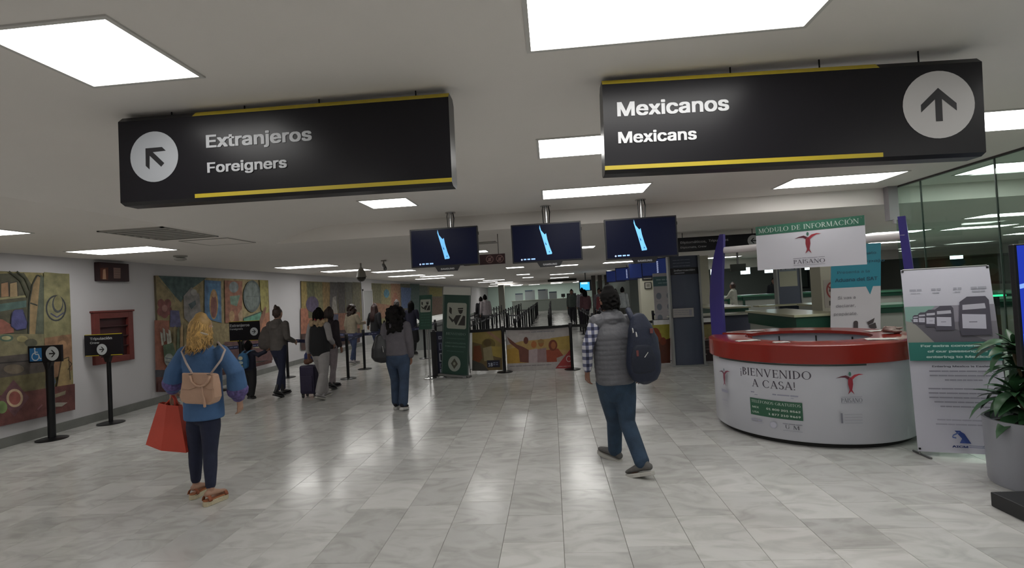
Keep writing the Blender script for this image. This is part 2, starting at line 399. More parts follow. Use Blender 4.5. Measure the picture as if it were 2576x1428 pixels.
# pillars
PILW = mat('pillar_paint', 'b5b3a2', .5)
struct('pillar', G().box(3.3, 3.85, 19, 19.5, 0, ZL), PILW)
struct('pillar', G().box(4.05, 4.75, 23, 23.4, 0, ZL), mat('pillar_beige', '8d8470', .6))
struct('pillar', G().box(4.95, 5.25, 17.2, 17.5, 0, ZL), PILW)
struct('pillar', G().box(4.62, 5.02, 9.05, 9.4, 0, ZL), PILW)
struct('pillar', G().box(-4.6, -4.1, 44, 44.5, 0, ZL), mat('pillar_dim', '77776d', .6))
DARKC = mat('dark_pilaster', '4a443f', .6)
for k in range(3): struct('pilaster', G().box(2.65+k*.42, 2.9+k*.42, 33, 33.3, 0, ZL), DARKC)
# ------------------------------------------------------------------ glass partition on the right
def glassm(nm, tint, refl=.06):
    m = bpy.data.materials.new(nm); m.use_nodes = True; nt = m.node_tree; N = nt.nodes.new; L = nt.links.new
    nt.nodes.remove(nt.nodes['Principled BSDF']); out = nt.nodes['Material Output']
    tr = N('ShaderNodeBsdfTransparent'); tr.inputs[0].default_value = (*tint, 1); gl = N('ShaderNodeBsdfGlossy'); gl.inputs['Roughness'].default_value = .01
    gl.inputs[0].default_value = (.9, 1, .95, 1)
    lw = N('ShaderNodeLayerWeight'); pw = N('ShaderNodeMath'); pw.operation = 'POWER'; pw.inputs[1].default_value = 4; L(lw.outputs['Facing'], pw.inputs[0]); fr = N('ShaderNodeMath'); fr.operation = 'MULTIPLY'; fr.inputs[1].default_value = .5; L(pw.outputs[0], fr.inputs[0]); mx = N('ShaderNodeMixShader'); ad = N('ShaderNodeMath'); ad.operation = 'ADD'; ad.inputs[1].default_value = refl; ad.use_clamp = True
    L(fr.outputs[0], ad.inputs[0]); L(ad.outputs[0], mx.inputs[0]); L(tr.outputs[0], mx.inputs[1]); L(gl.outputs[0], mx.inputs[2]); L(mx.outputs[0], out.inputs[0])
    return m
GLASS = glassm('partition_glass', (.80, .90, .85))
JOINT = mat('glass_edge', '3d4a44', .3)
gw = E('glass_partition', 'clear glass wall of tall frameless panes running along the right side', 'glass wall', (4.64, 2, 0)); gw['kind'] = 'structure'
ys = [7.1]+[6.62-1.05*k for k in range(0, 10)]
for a, b in zip(ys, ys[1:]):
    G().box(4.634, 4.646, b+.005, a-.005, .02, ZT-.02).build('pane', GLASS, gw)
    G().box(4.632, 4.648, b-.005, b+.005, .0, ZT-.02).build('pane_joint', JOINT, gw)
G().box(4.62, 4.66, ys[-1], 7.1, ZT-.02, ZT).build('top_channel', mat('channel_dark', '3a3638', .4), gw)
G().box(4.62, 4.66, ys[-1], 7.1, 0, .025).build('floor_channel', GREY, gw)
G().box(4.5, 4.62, 7.0, 7.1, 2.35, ZT).box(4.53, 4.56, 6.97, 7.0, 2.3, 2.36).build('corner_bracket', mat('bracket_grey', '8a878a', .5), gw)
# ------------------------------------------------------------------ ceiling panels
def lamp(x0, y0, wd, d, z, label, group=None):
    t = E('ceiling_light', label, 'ceiling light', (x0+wd/2, y0+d/2, z), group=group)
    G().box(x0, x0+wd, y0, y0+d, z-.006, z+.02).build('diffuser', LAMPM, t)
    r = .02; g = G()
    for q in ((x0-r, x0, y0-r, y0+d+r), (x0+wd, x0+wd+r, y0-r, y0+d+r), (x0, x0+wd, y0-r, y0), (x0, x0+wd, y0+d, y0+d+r)): g.box(*q, z-.008, z+.01)
    g.build('frame', LRIM, t)
    return t
for i, (x0, y0, wd, d, l) in enumerate([
    (-.03, 1.85, 1.24, .52, 'large white light panel at the top edge, above the right hanging sign'),
    (-2.2, 1.8, .55, .52, 'square white light panel above the Extranjeros sign'),
    (-2.11, 5.54, .54, .49, 'small square light panel below the Extranjeros sign'),
    (-.03, 3.78, 1.22, .51, 'white light panel partly behind the left end of the Mexicanos sign'),
    (2.85, 3.95, 1.24, .55, 'white light panel showing past the right end of the Mexicanos sign'),
    (-.03, 5.67, 1.2, .52, 'white light panel just above the middle and right hanging screens'),
    (2.86, 6.02, 1.24, .56, 'white light panel between the Mexicanos sign and the glass wall')]):
    lamp(x0, y0, wd, d, ZT, l)
lamp(-6.64, 6.46, 1.2, .56, ZL, 'long light panel above the small dark red wall sign')
lamp(-6.64, 4.62, 1.2, .3, ZL, 'light panel cut by the picture edge above the first mural')
lamp(-6.4, 11.3, 1.28, .62, ZL, 'long light panel left of the dome camera')
lamp(-6.38, 13.6, 1.25, .6, ZL, 'long light panel directly behind the dome camera')
lamp(-5.5, 15.2, 1.25, .6, ZL, 'long light panel behind the bullet camera')
for k, y in enumerate((18.6, 20.2, 22.4)): lamp(-6.1 if k != 1 else -5.3, y, 1.3, .6, ZL, 'thin light strip under the left hanging screen, above the murals', 'light strips under the left screen')
for k in range(8): lamp(-4.9+(k % 2)*.8, 27+k*3.4, 1.3, .6, ZL, 'distant light strip in the bright line right of the green banner', 'distant strips right of the green banner')
lamp(-1.9, 10.2, .62, .4, ZL, 'small light panel right of the left hanging screen')
lamp(.2, 10.72, .78, .45, ZL, 'upper of two short light panels beside the middle screen')
lamp(.2, 12.2, .6, .5, ZL, 'lower of two short light panels beside the middle screen')
lamp(-1.5, 17.2, .6, .6, ZL, 'short light strip under the no-smoking sign')
lamp(.2, 17.8, .8, .6, ZL, 'light strip below the middle hanging screen')
lamp(1.9, 17.6, 1.25, .7, ZL, 'light strip directly below the right hanging screen')
for p in ((-1.6, 24.), (-1.6, 29.), (0., 26.5), (2.9, 26.)): lamp(*p, .62 if p[0] < -1 else 1.25, .6, ZL, 'faint light strip over the queue lanes', 'faint strips over the queue lanes')
for p in ((0., 33.), (0., 42.), (0., 50.), (3., 42.), (-6.2, 50), (-4.4, 55), (-2.4, 55), (0, 55), (2.4, 55), (-3, 46), (2.6, 50)): lamp(*p, 1.2, .6, ZL, 'tiny light strip added to brighten the far end of the lanes', 'added far end strips')  # extra strips added to brighten the far wall and lane ends
lamp(5.6, 18.7, 1.3, .6, ZL, 'light strip left of the purple kiosk post, over the far counters')
for p in ((5.8, 25.), (8., 25.), (10.5, 25), (7., 29), (11, 30)): lamp(*p, 1.3, .6, ZL, 'light strip over the far counters', 'strips over the far counters')
for p in ((7.6, 9.3), (7.2, 11.8), (9., 11.8), (10.9, 12.2), (10.2, 8.2), (7.2, 15.5), (9.4, 15.5), (13., 15.)): lamp(*p, 1.25, .55, ZL, 'light strip seen through the glass wall', 'strips behind the glass wall')
lamp(4.95, 5.95, 1.25, .55, ZT, 'light panel past the glass wall at the right edge, under the Mexicanos sign')
for p in ((7.9, 6.), (7.9, 3.9), (7.9, 1.9), (10.8, 5.), (10.8, 2.)): lamp(*p, 1.25, .55, ZT, 'unseen panel added to brighten the side hall behind the glass wall', 'added side hall panels out of view')  # unseen panels added so the hall past the glass is brighter
# panels over and behind the viewer, added for their light on the same grid as in view
for p in ((-2.2, -.1, .55), (-.03, -.1, 1.24), (2.86, 1.9, 1.24), (2.86, -.1, 1.24), (-.03, -2.1, 1.24), (-2.1, 3.75, .54)): lamp(p[0], p[1], p[2], .52, ZT, 'unseen light panel added to the raised ceiling for its light', 'added raised ceiling panels out of view')
for p in ((-6.64, 2.4), (-6.64, .2), (-6.64, -2.)): lamp(p[0], p[1], 1.2, .56, ZL, 'unseen light panel added to the low ceiling for its light', 'added low ceiling panels out of view')
# vents, hatch, detector, cameras
def vent(x0, x1, y0, y1, z, label, n=6):
    t = E('ceiling_vent', label, 'vent', ((x0+x1)/2, (y0+y1)/2, z)); g = G()
    for q in ((x0, x0+.03, y0, y1), (x1-.03, x1, y0, y1), (x0, x1, y0, y0+.03), (x0, x1, y1-.03, y1)): g.box(*q, z-.012, z+.01)
    g.build('frame', mat('vent_paint', '9a9892', .5), t)
    G().box(x0+.03, x1-.03, y0+.03, y1-.03, z-.003, z+.01).build('backing', mat('vent_dark', '4e4e4a', .7), t)
    for k in range(n):
        yy = y0+.05+(y1-y0-.1)*(k+.5)/n
        G().obox((x0+.03, yy-.02, z-.004), (x1-x0-.06, 0, 0), (0, .028, -.008), (0, .002, .003)).build('slat', mat('vent_paint', '9a9892', .5), t)
vent(-4.85, -4.1, 5.08, 6.0, ZL, 'square air vent with a dark edge, left of the hanging screens', 7)
t = E('access_hatch', 'thin square outline of a flush hatch beside the air vent', 'hatch', (-4.4, 6.45, ZL))
G().box(-4.75, -4.12, 6.2, 6.78, ZL-.006, ZL).build('hatch_door', CEIL, t); g = G()
for q in ((-4.77, -4.75, 6.18, 6.8), (-4.12, -4.1, 6.18, 6.8), (-4.75, -4.12, 6.18, 6.2), (-4.75, -4.12, 6.78, 6.8)): g.box(*q, ZL-.008, ZL)
g.build('frame', mat('vent_paint', '9a9892', .5), t)
vent(-1.75, -.9, 8.6, 8.9, ZL, 'narrow air vent between the left and middle screens', 3)
t = E('ceiling_vent', 'dark slot vent in the ceiling near the far end of the lanes', 'vent', (.3, 37.2, ZL))
G().box(-.2, 1.9, 37.2, 37.4, ZL-.16, ZL).build('grille', mat('slot_dark', '26231f', .6), t)
t = E('smoke_detector', 'round white smoke detector on the low ceiling above the second mural', 'detector', (-6.0, 7.8, ZL))
G().lathe([(.1, 0), (.1, -.02), (.06, -.03), (.06, -.034)], (-6, 7.8, ZL)).build('base', mat('detector_white', '9b9a94', .5), t, smooth=True)
G().lathe([(.085, -.045), (.09, -.07), (.05, -.085)], (-6, 7.8, ZL)).build('sensing_head', mat('detector_white', '9b9a94', .5), t, smooth=True)
t = E('dome_camera', 'dome security camera hanging on a short rod above the murals', 'camera', (-4.46, 11.62, ZL))
c = (-4.44, 11.6, ZL)
G().tube([c, (c[0], c[1], ZL-.12)], .02).build('rod', mat('camera_beige', '85827a', .5), t)
G().lathe([(.03, -.1), (.09, -.2), (.11, -.3), (.12, -.32), (.12, -.33)], c).build('housing', mat('camera_beige', '85827a', .5), t, smooth=True)
G().lathe([(.105, -.33), (.1, -.37), (.06, -.42), (.02, -.435)], c).build('dome', mat('smoked_dome', '2c2925', .15), t, smooth=True)
t = E('bullet_camera', 'small grey bullet camera on a stem right of the dome camera', 'camera', (-3.77, 11.2, ZL)); c = V((-3.75, 11.2, ZL))
G().lathe([(.06, 0), (.06, -.02)], c, 16).tube([c, c+V((0, 0, -.1))], .015).build('stem', mat('camera_beige', '85827a', .5), t)
G().chain([(c+V((-.03, .06, -.1)), .04, .04), (c+V((.05, -.08, -.19)), .045, .045)], n=12).build('camera_body', GREY, t, smooth=True)
G().tube([c+V((.05, -.08, -.19)), c+V((.065, -.105, -.207))], .035).build('lens', BLACK, t)
# ------------------------------------------------------------------ hanging signs
def hang_sign(px4, Y, label, yl0, yl1, rods, tilt_up=True):
    """px4: TL TR BR BL of the front face, px; yl0/yl1: fractions of the width carrying the yellow edges"""
    q = [at(*p, Y=Y) for p in px4]; TL, TR, BR, BL = q
    u = (BR-BL); W = u.length; u.normalize(); v = u.cross(V((0, 1, 0))).normalized()*-1
    v = V((-u.z, 0, u.x)); Hh = ((TL-BL).dot(v)+(TR-BR).dot(v))/2; D = .15
    t = E('hanging_sign', label, 'sign', BL+u*W/2+V((0, D/2, 0)))
    def p(a, y, b): return BL+u*a+v*b+V((0, y, 0))
    ch = .03; prof = [(0, .0), (0, Hh-ch), (ch, Hh), (D-ch, Hh), (D, Hh-ch), (D, 0.0), (D-ch, -.015), (ch, -.015)]
    pts = [p(0, y, b) for y, b in prof]; G().prism(pts, u*W).build('sign_box', SIGNB, t)
    a0, a1 = yl0*W, yl1*W
    G().obox(p(a0, -.002, Hh-ch), u*(a1-a0), v*ch*1.0+V((0, ch, 0)), V((0, -.001, .001))).build('top_yellow_strip', YEL, t)
    G().obox(p(a0, -.003, .0), u*(a1-a0), v*.022, V((0, .003, 0))).build('bottom_yellow_strip', YEL, t)
    for i, r in enumerate(rods):
        b = p(r*W, .05, Hh); G().tube([b, (b.x, b.y, ZT)], .004, 6).build('hanger_rod', BLACKM, t)
    return t, Print(BL+V((0, -.001, 0)), u, v), W, Hh
LW = 'b6b8bc'
t, P, W_, H_ = hang_sign([(280, 295), (1133, 229), (1137, 457), (303, 510)], 2.67, 'left hanging black sign reading Extranjeros Foreigners with diagonal arrow', .235, 1.0, (.15, .38, .61, .9))
a, b = P.uv(388, 394); arrow(P, a, b, .143, math.radians(45), 'a6a9ae')
a, b = P.uv(521, 371); a1, _ = P.uv(783, 352); P.tx('Extranjeros', a, b, .094, LW, a1-a, bold=.03)
a, b = P.uv(524, 434); a1, _ = P.uv(721, 421); P.tx('Foreigners', a, b, .075, LW, a1-a, bold=.03)
P.build('lettering', parent=t)
t, P, W_, H_ = hang_sign([(1512, 203), (2481, 135), (2481, 382), (1522, 428)], 2.72, 'right hanging black sign reading Mexicanos Mexicans with upward arrow', .0, .74, (.36, .6, .86))
a, b = P.uv(2361, 263); arrow(P, a, b, .173, 0, 'c2c0c0')
a, b = P.uv(1555, 292); a1, _ = P.uv(1832, 275); P.tx('Mexicanos', a, b, .1, 'd4d5d8', a1-a, bold=.03)
a, b = P.uv(1557, 360); a1, _ = P.uv(1751, 351); P.tx('Mexicans', a, b, .08, 'd4d5d8', a1-a, bold=.03)
P.build('lettering', parent=t)
# ------------------------------------------------------------------ hanging screens
def screen(px4, Y, pole, label):
    q = [at(*p, Y=Y) for p in px4]; x0 = (q[0].x+q[3].x)/2; x1 = (q[1].x+q[2].x)/2; z1 = (q[0].z+q[1].z)/2; z0 = (q[2].z+q[3].z)/2
    t = E('hanging_screen', label, 'screen', ((x0+x1)/2, Y, z0))
    fr = .018
    G().box(x0, x1, Y, Y+.05, z0, z1).build('casing', BLACK, t, bevel=.006)
    G().box(x0+.15, x1-.15, Y+.05, Y+.1, z0+.08, z1-.08).build('rear_housing', BLACK, t, bevel=.01)
    P = Print((x0+fr, Y-.001, z0+fr)); w_, h_ = x1-x0-2*fr, z1-z0-2*fr
    P.rc(0, 0, w_, h_, '0c0e1c')
    s = [(.41, 0.99), (.43, .84), (.47, .74), (.485, .72), (.50, .755), (.505, .7), (.515, .58), (.545, .36), (.575, .2), (.57, .17), (.50, .16), (.485, .3), (.46, .5), (.43, .72), (.405, .9)]
    P.pl([(a*w_, b*h_) for a, b in s], '6fb4e6')
    P.pl([(a*w_, b*h_) for a, b in ((.475, .56), (.482, .5), (.497, .46), (.5, .42), (.487, .43), (.478, .5))], '1c4a78').pl([(a*w_, b*h_) for a, b in ((.53, .26), (.545, .25), (.54, .21), (.528, .22))], '2d5f90')
    P.el(.12*w_, .055*h_, .012, .012, 'a8b4cc', 12).bars(.15*w_, .04*h_, .15, .018, '8fb4dc', 3)
    P.build('display', LIT, t)
    cx = (x0+x1)/2+.03
    G().prism([(cx-.17, Y-.002, z0+.004), (cx+.17, Y-.002, z0+.004), (cx+.13, Y-.002, z0-.065), (cx-.13, Y-.002, z0-.065)], (0, .03, 0)).build('logo_tab', BLACK, t)
    Print((cx, Y-.0035, z0-.045)).tx('SAMSUNG', 0, 0, .03, 'a2a2a6', .18, bold=.03, al='c').build('logo_lettering', parent=t)
    pc = at(*pole, Z=ZT); px_ = pc.x
    G().tube([(px_, Y+.12, z1-.2), (px_, Y+.12, ZT)], .022, 12).lathe([(.07, 0), (.07, -.012)], (px_, Y+.12, ZT), 16).build('pole', CHROME, t, smooth=True)
    G().tube([(px_-.035, Y+.1, z1-.05), (px_-.045, Y+.1, ZT-.06), (px_-.035, Y+.1, ZT)], .006, 6).build('cable', BLACKM, t)
    G().tube([(px_+.03, Y+.09, z1-.05), (px_+.05, Y+.09, ZT-.09), (px_+.035, Y+.1, ZT)], .008, 6).build('cable', BLACKM, t)
    G().box(px_-.06, px_+.06, Y+.09, Y+.14, z1-.3, z1-.1).build('bracket', BLACKM, t)
    G().box(x1, x1+.008, Y+.01, Y+.04, z1-.12, z1-.08).build('control_stub', BLACK, t)
    return t
screen([(1029, 577), (1200, 568), (1207, 665), (1036, 674)], 6.6, (1125, 528), 'left of the three large black hanging screens')
screen([(1284, 565), (1462, 556), (1465, 655), (1290, 661)], 6.6, (1372, 519), 'middle of the three large black hanging screens')
screen([(1521, 551), (1703, 542), (1706, 644), (1523, 654)], 6.6, (1607, 506), 'right of the three large black hanging screens')
# small no-phones sign between the screens
t = E('pictogram_sign', 'small maroon hanging sign with two round prohibition pictograms', 'sign', (-.95, 7.6, 2.2))
x0, x1, zz0, zz1 = -1.3, -.69, 2.17, 2.33
c0 = at(1172, 655, Y=7.6); c1 = at(1270, 637, Y=7.6); c2 = at(1272, 662, Y=7.6); zz0, zz1 = c2.z, c1.z; x1 = c1.x
G().box(x0, x1, 7.6, 7.66, zz0, zz1).build('sign_box', mat('maroon', '3c2426', .5), t)
P = Print((x0, 7.599, zz0)); h_ = zz1-zz0
P.rc(.1, 0, x1-x0-.39, h_, '8b8430')
for k, c in enumerate((x1-x0-.235, x1-x0-.08)):
    P.el(c, h_/2, .058, .058, '8e6d6b').el(c, h_/2, .046, .046, '3c2426').rc(c-.02, h_/2-.03, c+.02, h_/2+.02, '8e6d6b').pl([(c-.045, h_/2-.03), (c-.035, h_/2-.04), (c+.045, h_/2+.03), (c+.035, h_/2+.04)], '8e6d6b')
P.build('pictograms', parent=t)
for c in (x0+.1, x1-.1): G().tube([(c, 7.63, zz1), (c, 7.63, ZL)], .005, 6).build('hanger_rod', BLACKM, t)
# diplomats and crew sign
t, P, W_, H_ = None, None, 0, 0
q = [at(1690, 601, Y=9.2), at(1925, 583, Y=9.2), at(1925, 623, Y=9.2), at(1690, 632, Y=9.2)]
x0, x1 = q[0].x, q[1].x; z1 = (q[0].z+q[1].z)/2; z0 = (q[2].z+q[3].z)/2
t = E('hanging_sign', 'black hanging sign for diplomats and crew with left arrow, right of the screens', 'sign', ((x0+x1)/2, 9.2, z0))
G().box(x0, x1, 9.2, 9.32, z0, z1).build('sign_box', SIGNB, t, bevel=.01)
P = Print((0, 9.199, 0)); a, b = P.uv(1712, 613); a1, _ = P.uv(1777, 609); P.tx('Diplomáticos,', a, b, .055, '98989c', a1-a, bold=.02)
a, b = P.uv(1783, 608); a1, _ = P.uv(1832, 605); P.tx('Tripulantes', a, b, .055, '98989c', a1-a, bold=.02)
a, b = P.uv(1712, 625); a1, _ = P.uv(1777, 621); P.tx('Diplomats, Crew', a, b, .045, '98989c', a1-a, bold=.02)
a, b = P.uv(1895, 605); arrow(P, a, b, .1, math.radians(90))
P.build('lettering', parent=t)
for c in (x0+.2, x1-.2): G().tube([(c, 9.26, z1), (c, 9.26, ZL)], .006, 6).build('hanger_rod', BLACKM, t)
# ------------------------------------------------------------------ murals on the left wall
def mural(y0, y1, z0, z1, label, paint):
    t = E('mural', label, 'mural', (XL+.02, (y0+y1)/2, z0))
    G().box(XL+.001, XL+.03, y0, y1, z0, z1).build('panel', mat('mural_edge', '5d5340', .7), t)
    P = Print((XL+.031, 0, 0), (0, 1, 0), (0, 0, 1), step=.0008); paint(P)
    P.build('painting', PAINT, t)
    return t
DK = '4a4238'
def m1(P):
    P.rc(3.2, .32, 7.12, 2.33, '9a8d4e')
    P.px([(-40, 690), (60, 686), (95, 740), (98, 860), (-40, 870)], '57563f')
    P.px([(-40, 770), (66, 755), (66, 772), (-40, 790)], '4d6f68').px([(-40, 752), (66, 742), (66, 747), (-40, 758)], '98915c')
    for x0_, c in ((-28, 'a87f4c'), (2, 'a5753f'), (24, 'b09158')): P.px([(x0_, 712), (x0_+18, 708), (x0_+20, 745), (x0_, 747)], c); P.ln([(x0_, 712), (x0_+18, 708), (x0_+20, 745)], .012, DK)
    P.px([(-40, 800), (5, 803), (32, 820), (34, 836), (-40, 845)], '9c4a2c')
    P.px([(30, 785), (36, 779), (56, 778), (60, 790), (67, 812), (64, 826), (40, 830), (26, 820), (27, 800)], '3c3f86').ln([(30, 785), (27, 800), (26, 820), (40, 830), (64, 826), (67, 812), (58, 786)], .012, '2a2c55')
    P.px([(70, 850), (72, 760), (80, 715), (92, 692), (103, 697), (101, 740), (100, 850)], '9b7d45').ln([(70, 850), (72, 760), (80, 715), (92, 692), (103, 697), (101, 740), (100, 870)], .018, '3e4238')
    P.px([(100, 690), (112, 700), (108, 860), (100, 875), (84, 870)], '5c6450')
    P.ln([(74, 762), (92, 768)], .02, '3e4238').ln([(40, 682), (62, 700), (74, 730)], .02, '44482f').ln([(20, 682), (50, 705), (68, 748)], .02, '44482f')
    P.px([(108, 684), (172, 690), (176, 842), (108, 852)], '8f8a55')
    P.pe(138, 775, 26, 33, '3f4347', 28).pe(138, 775, 22, 29, '94905c', 28).pe(142, 765, 14, 22, '4a5052').pe(143, 762, 11, 19, '928b52').ln([(124, 788), (140, 798), (158, 786)], .02, '4a5070')
    P.px([(-40, 840), (108, 840), (108, 900), (-40, 905)], '857c52').pe(12, 850, 18, 9, '4e6d58').pe(12, 850, 12, 5, 'b0aa70').pe(52, 852, 14, 8, 'ab9e5a').pe(74, 862, 16, 10, '5b5a44')
    P.px([(108, 850), (176, 840), (178, 930), (110, 960)], '9a6a38')
    P.pe(155, 858, 14, 16, '8a6034').pe(153, 868, 11, 12, 'a9773e')
    P.px([(-40, 900), (108, 885), (108, 950), (-40, 960)], '564c45').pe(30, 928, 26, 12, '75654d').ln([(-30, 915), (100, 905)], .014, '2f2b28')
    P.px([(138, 972), (150, 905), (168, 898), (172, 955), (176, 968)], 'a58540').ln([(138, 972), (150, 905), (168, 898), (172, 955)], .014, '4d3c20').ln([(166, 905), (176, 915), (166, 930)], .014, '4d3c20')
    P.px([(110, 950), (126, 935), (136, 960), (126, 985), (108, 990)], '4f6478')
    P.px([(-40, 955), (108, 935), (110, 1000), (-40, 1010)], '6f6538')
    P.px([(-40, 1000), (183, 965), (184, 1030), (-40, 1080)], '6d2c24')
    P.px([(28, 955), (68, 1000), (30, 1048), (-8, 1002)], '6e3b43').pe(31, 1001, 21, 23, 'c4a276', 24).pe(31, 1001, 15, 17, '9c3a22', 20).pe(-2, 1024, 14, 16, '6f8c3e')
    P.px([(118, 996), (160, 982), (158, 992), (122, 1004)], '8d8060').px([(116, 1016), (138, 1012), (164, 1012), (150, 1022), (118, 1024)], 'a59c8c').ln([(88, 1030), (100, 1018)], .02, '8c4a50')
def m2(P):
    P.rc(8.8, .34, 12.52, 2.36, 'a08c55')
    P.px([(398, 693), (520, 698), (470, 735), (455, 760), (440, 745)], '4e6a68').ln([(440, 760), (430, 735), (400, 705)], .03, '8e8258')
    P.px([(388, 805), (425, 806), (428, 985), (392, 985)], 'a5522b').px([(390, 930), (430, 930), (432, 985), (392, 985)], '4a4a52').px([(392, 948), (440, 948), (440, 985), (392, 985)], '6b3227')
    for dx, dy in ((0, 0), (8, -12), (-9, -12), (10, 6), (-10, 8), (0, 14)): P.pe(413+dx, 775+dy, 9, 11, '8f3d34')
    P.pe(413, 775, 7, 9, 'b07064')
    P.px([(427, 780), (449, 781), (455, 823), (426, 822)], '56568a')
    P.px([(462, 800), (460, 745), (480, 722), (500, 740), (505, 790), (495, 830)], '8f8a86').px([(472, 765), (490, 755), (492, 765), (480, 778)], '4f6468').pe(486, 735, 8, 8, 'a8a49a')
    P.px([(513, 704), (554, 707), (556, 812), (513, 800)], '2f6d9e').px([(521, 712), (550, 714), (550, 806), (521, 798)], '2a7fb4')
    P.pe(536, 765, 11, 38, 'b58a3a', 20).pe(536, 770, 8, 30, '8c4a3c', 20).pe(536, 740, 5, 8, 'c08a50')
    P.px([(563, 705), (608, 707), (607, 812), (565, 812)], '98562f').pe(586, 722, 12, 14, '7f8a8c').px([(576, 745), (602, 742), (594, 770), (578, 765)], '6b8a76').pe(581, 795, 7, 14, 'b78a4c').px([(600, 812), (597, 790), (606, 776), (610, 812)], 'a98a62')
    P.pe(632, 745, 22, 40, '5d6a68', 28).pe(632, 745, 18, 35, '74807a', 26).ln([(616, 745), (648, 745)], .01, '55605e').ln([(632, 712), (632, 778)], .01, '55605e')
    P.px([(650, 704), (672, 706), (673, 790), (655, 780)], 'a59a3e')
    P.px([(610, 800), (655, 784), (652, 860), (616, 870)], '4d9a7c').ln([(612, 800), (655, 784)], .03, '3c5c50').px([(655, 790), (675, 785), (676, 850), (640, 840)], 'b56a34').px([(640, 830), (664, 770), (668, 775), (650, 840)], '8f5a3a')
    for k in range(9): P.px([(430+k*9, 905), (433+k*9, 820+rnd.uniform(-6, 10)), (438+k*9, 818), (440+k*9, 905)], ('8b7a45', '5c6b48', 'b08a4a')[k % 3])
    for x_, y_ in ((408, 838), (417, 850), (402, 848), (422, 842)): P.px([(x_-4, y_-14), (x_+2, y_-10), (x_+5, y_+18), (x_, y_+22)], 'b9b8a8')
    P.px([(405, 868), (430, 862), (440, 900), (408, 902)], '4f6a48').pe(420, 905, 12, 16, '9aa39a').ln([(410, 900), (430, 903)], .012, '3c506a').ln([(410, 910), (430, 912)], .012, '3c506a')
    P.px([(560, 860), (680, 850), (682, 905), (560, 915)], '6b4040').px([(530, 870), (680, 868), (680, 874), (530, 878)], 'a59a72').px([(392, 960), (680, 905), (680, 912), (392, 985)], '5d2a26')
def m3(P):
    P.rc(14.28, .36, 18.86, 2.38, '85793f')
    P.px([(757, 708), (770, 709), (778, 840), (760, 840)], 'a58b2e').px([(756, 775), (800, 776), (802, 850), (757, 850)], 'ab5a28')
    for k, c in enumerate(('6d6d48', '8a8452', '9b7a35', '5f5c55', '5a5350', '6d6a5c', '716b52')): P.px([(772+k*19, 709), (791+k*19, 710), (793+k*19, 800), (776+k*19, 800)], c)
    P.pe(785, 765, 16, 20, '5d5070').px([(830, 712), (850, 713), (845, 800), (828, 800)], '66605e').px([(836, 748), (844, 744), (850, 800), (834, 800)], 'a39b90')
    P.px([(800, 790), (905, 785), (905, 850), (800, 850)], '93552f').px([(757, 840), (905, 825), (905, 860), (757, 880)], '53332c').px([(838, 790), (850, 790), (850, 850), (838, 850)], '4a4f70')
def m4(P):
    P.rc(20.05, .36, 26.4, 2.42, '8f8a4e')
    for k, c in enumerate(('84805a', '9c9058', 'a8764a', '70705a', '55706a')): P.px([(935+k*24, 713), (959+k*24, 714), (959+k*24, 800), (935+k*24, 800)], c)
    P.pe(972, 738, 7, 11, '3f87a0').px([(1008, 722), (1034, 724), (1032, 775), (1010, 775)], '4b6ea6').pe(994, 760, 7, 25, 'a8603c').px([(932, 760), (1005, 770), (1005, 800), (932, 800)], 'a06a40')
def m5(P):
    P.rc(27.6, .36, 34., 2.44, '858066')
    P.px([(1045, 718), (1075, 719), (1075, 790), (1045, 790)], '6d7a6a').px([(1080, 722), (1112, 724), (1112, 745), (1080, 745)], 'a09632').px([(1075, 748), (1112, 748), (1112, 790), (1075, 790)], '8a6a52')
mural(3.2, 7.12, .32, 2.33, 'first mural with purple vase and a hat outline, behind the wheelchair sign', m1)
mural(8.79, 12.53, .34, 2.36, 'second mural with blue panel and grey oval, behind the blonde woman', m2)
mural(14.27, 18.87, .36, 2.38, 'third mural with orange patch and grey columns, right of the bun-haired woman', m3)
mural(20.04, 26.42, .36, 2.42, 'fourth mural with bright blue panels, beyond the service door', m4)
mural(27.6, 34., .36, 2.44, 'fifth mural, blurred yellow and grey, behind the small green sign', m5)
# red cabinet and small dark sign on the left wall
MAH = mat('mahogany', '6a2f2a', .45, noise_amt=.12, nscale=14); MAHD = mat('mahogany_dark', '3a1618', .5)
t = E('wall_cabinet', 'open dark red wooden wall niche behind the crew sign post', 'cabinet', (XL, 7.86, .9))
y0, y1, z0, z1 = 7.48, 8.23, .89, 1.72
g = G()
for q in ((y0, y0+.1, z0, z1), (y1-.1, y1, z0, z1), (y0+.1, y1-.1, z0, z0+.1), (y0+.1, y1-.1, z1-.1, z1)): g.box(XL, XL+.06, q[0], q[1], q[2], q[3])
g.build('frame', MAH, t, bevel=.006)
G().box(XL+.001, XL+.008, y0+.1, y1-.1, z0+.1, z1-.1).build('back_panel', MAHD, t)
for k in range(3): G().box(XL+.008, XL+.05, y0+.1, y1-.1, z0+.25+k*.17, z0+.265+k*.17).build('shelf', MAHD, t)
G().box(XL, XL+.075, y0-.02, y1+.02, z1, z1+.03).build('cornice', MAH, t, bevel=.005)
t = E('wall_sign', 'small dark red wall sign with lit figure, high between two murals', 'sign', (XL, 7.86, 2.22))
G().box(XL, XL+.09, 7.57, 8.15, 2.23, 2.535).build('sign_box', mat('dark_red_box', '2c1518', .4), t, bevel=.008)
P = Print((XL+.091, 0, 0), (0, 1, 0), (0, 0, 1)); P.px([(252, 674), (272, 673), (272, 704), (253, 702)], '5a3020').px([(259, 678), (265, 676), (267, 702), (258, 702)], 'b08a70').px([(285, 673), (303, 674), (303, 700), (286, 700)], '80665e')
for k in range(4): P.ln([(287, 678+k*6), (302, 679+k*6)], .006, '5a4440')
P.build('pictograms', parent=t)
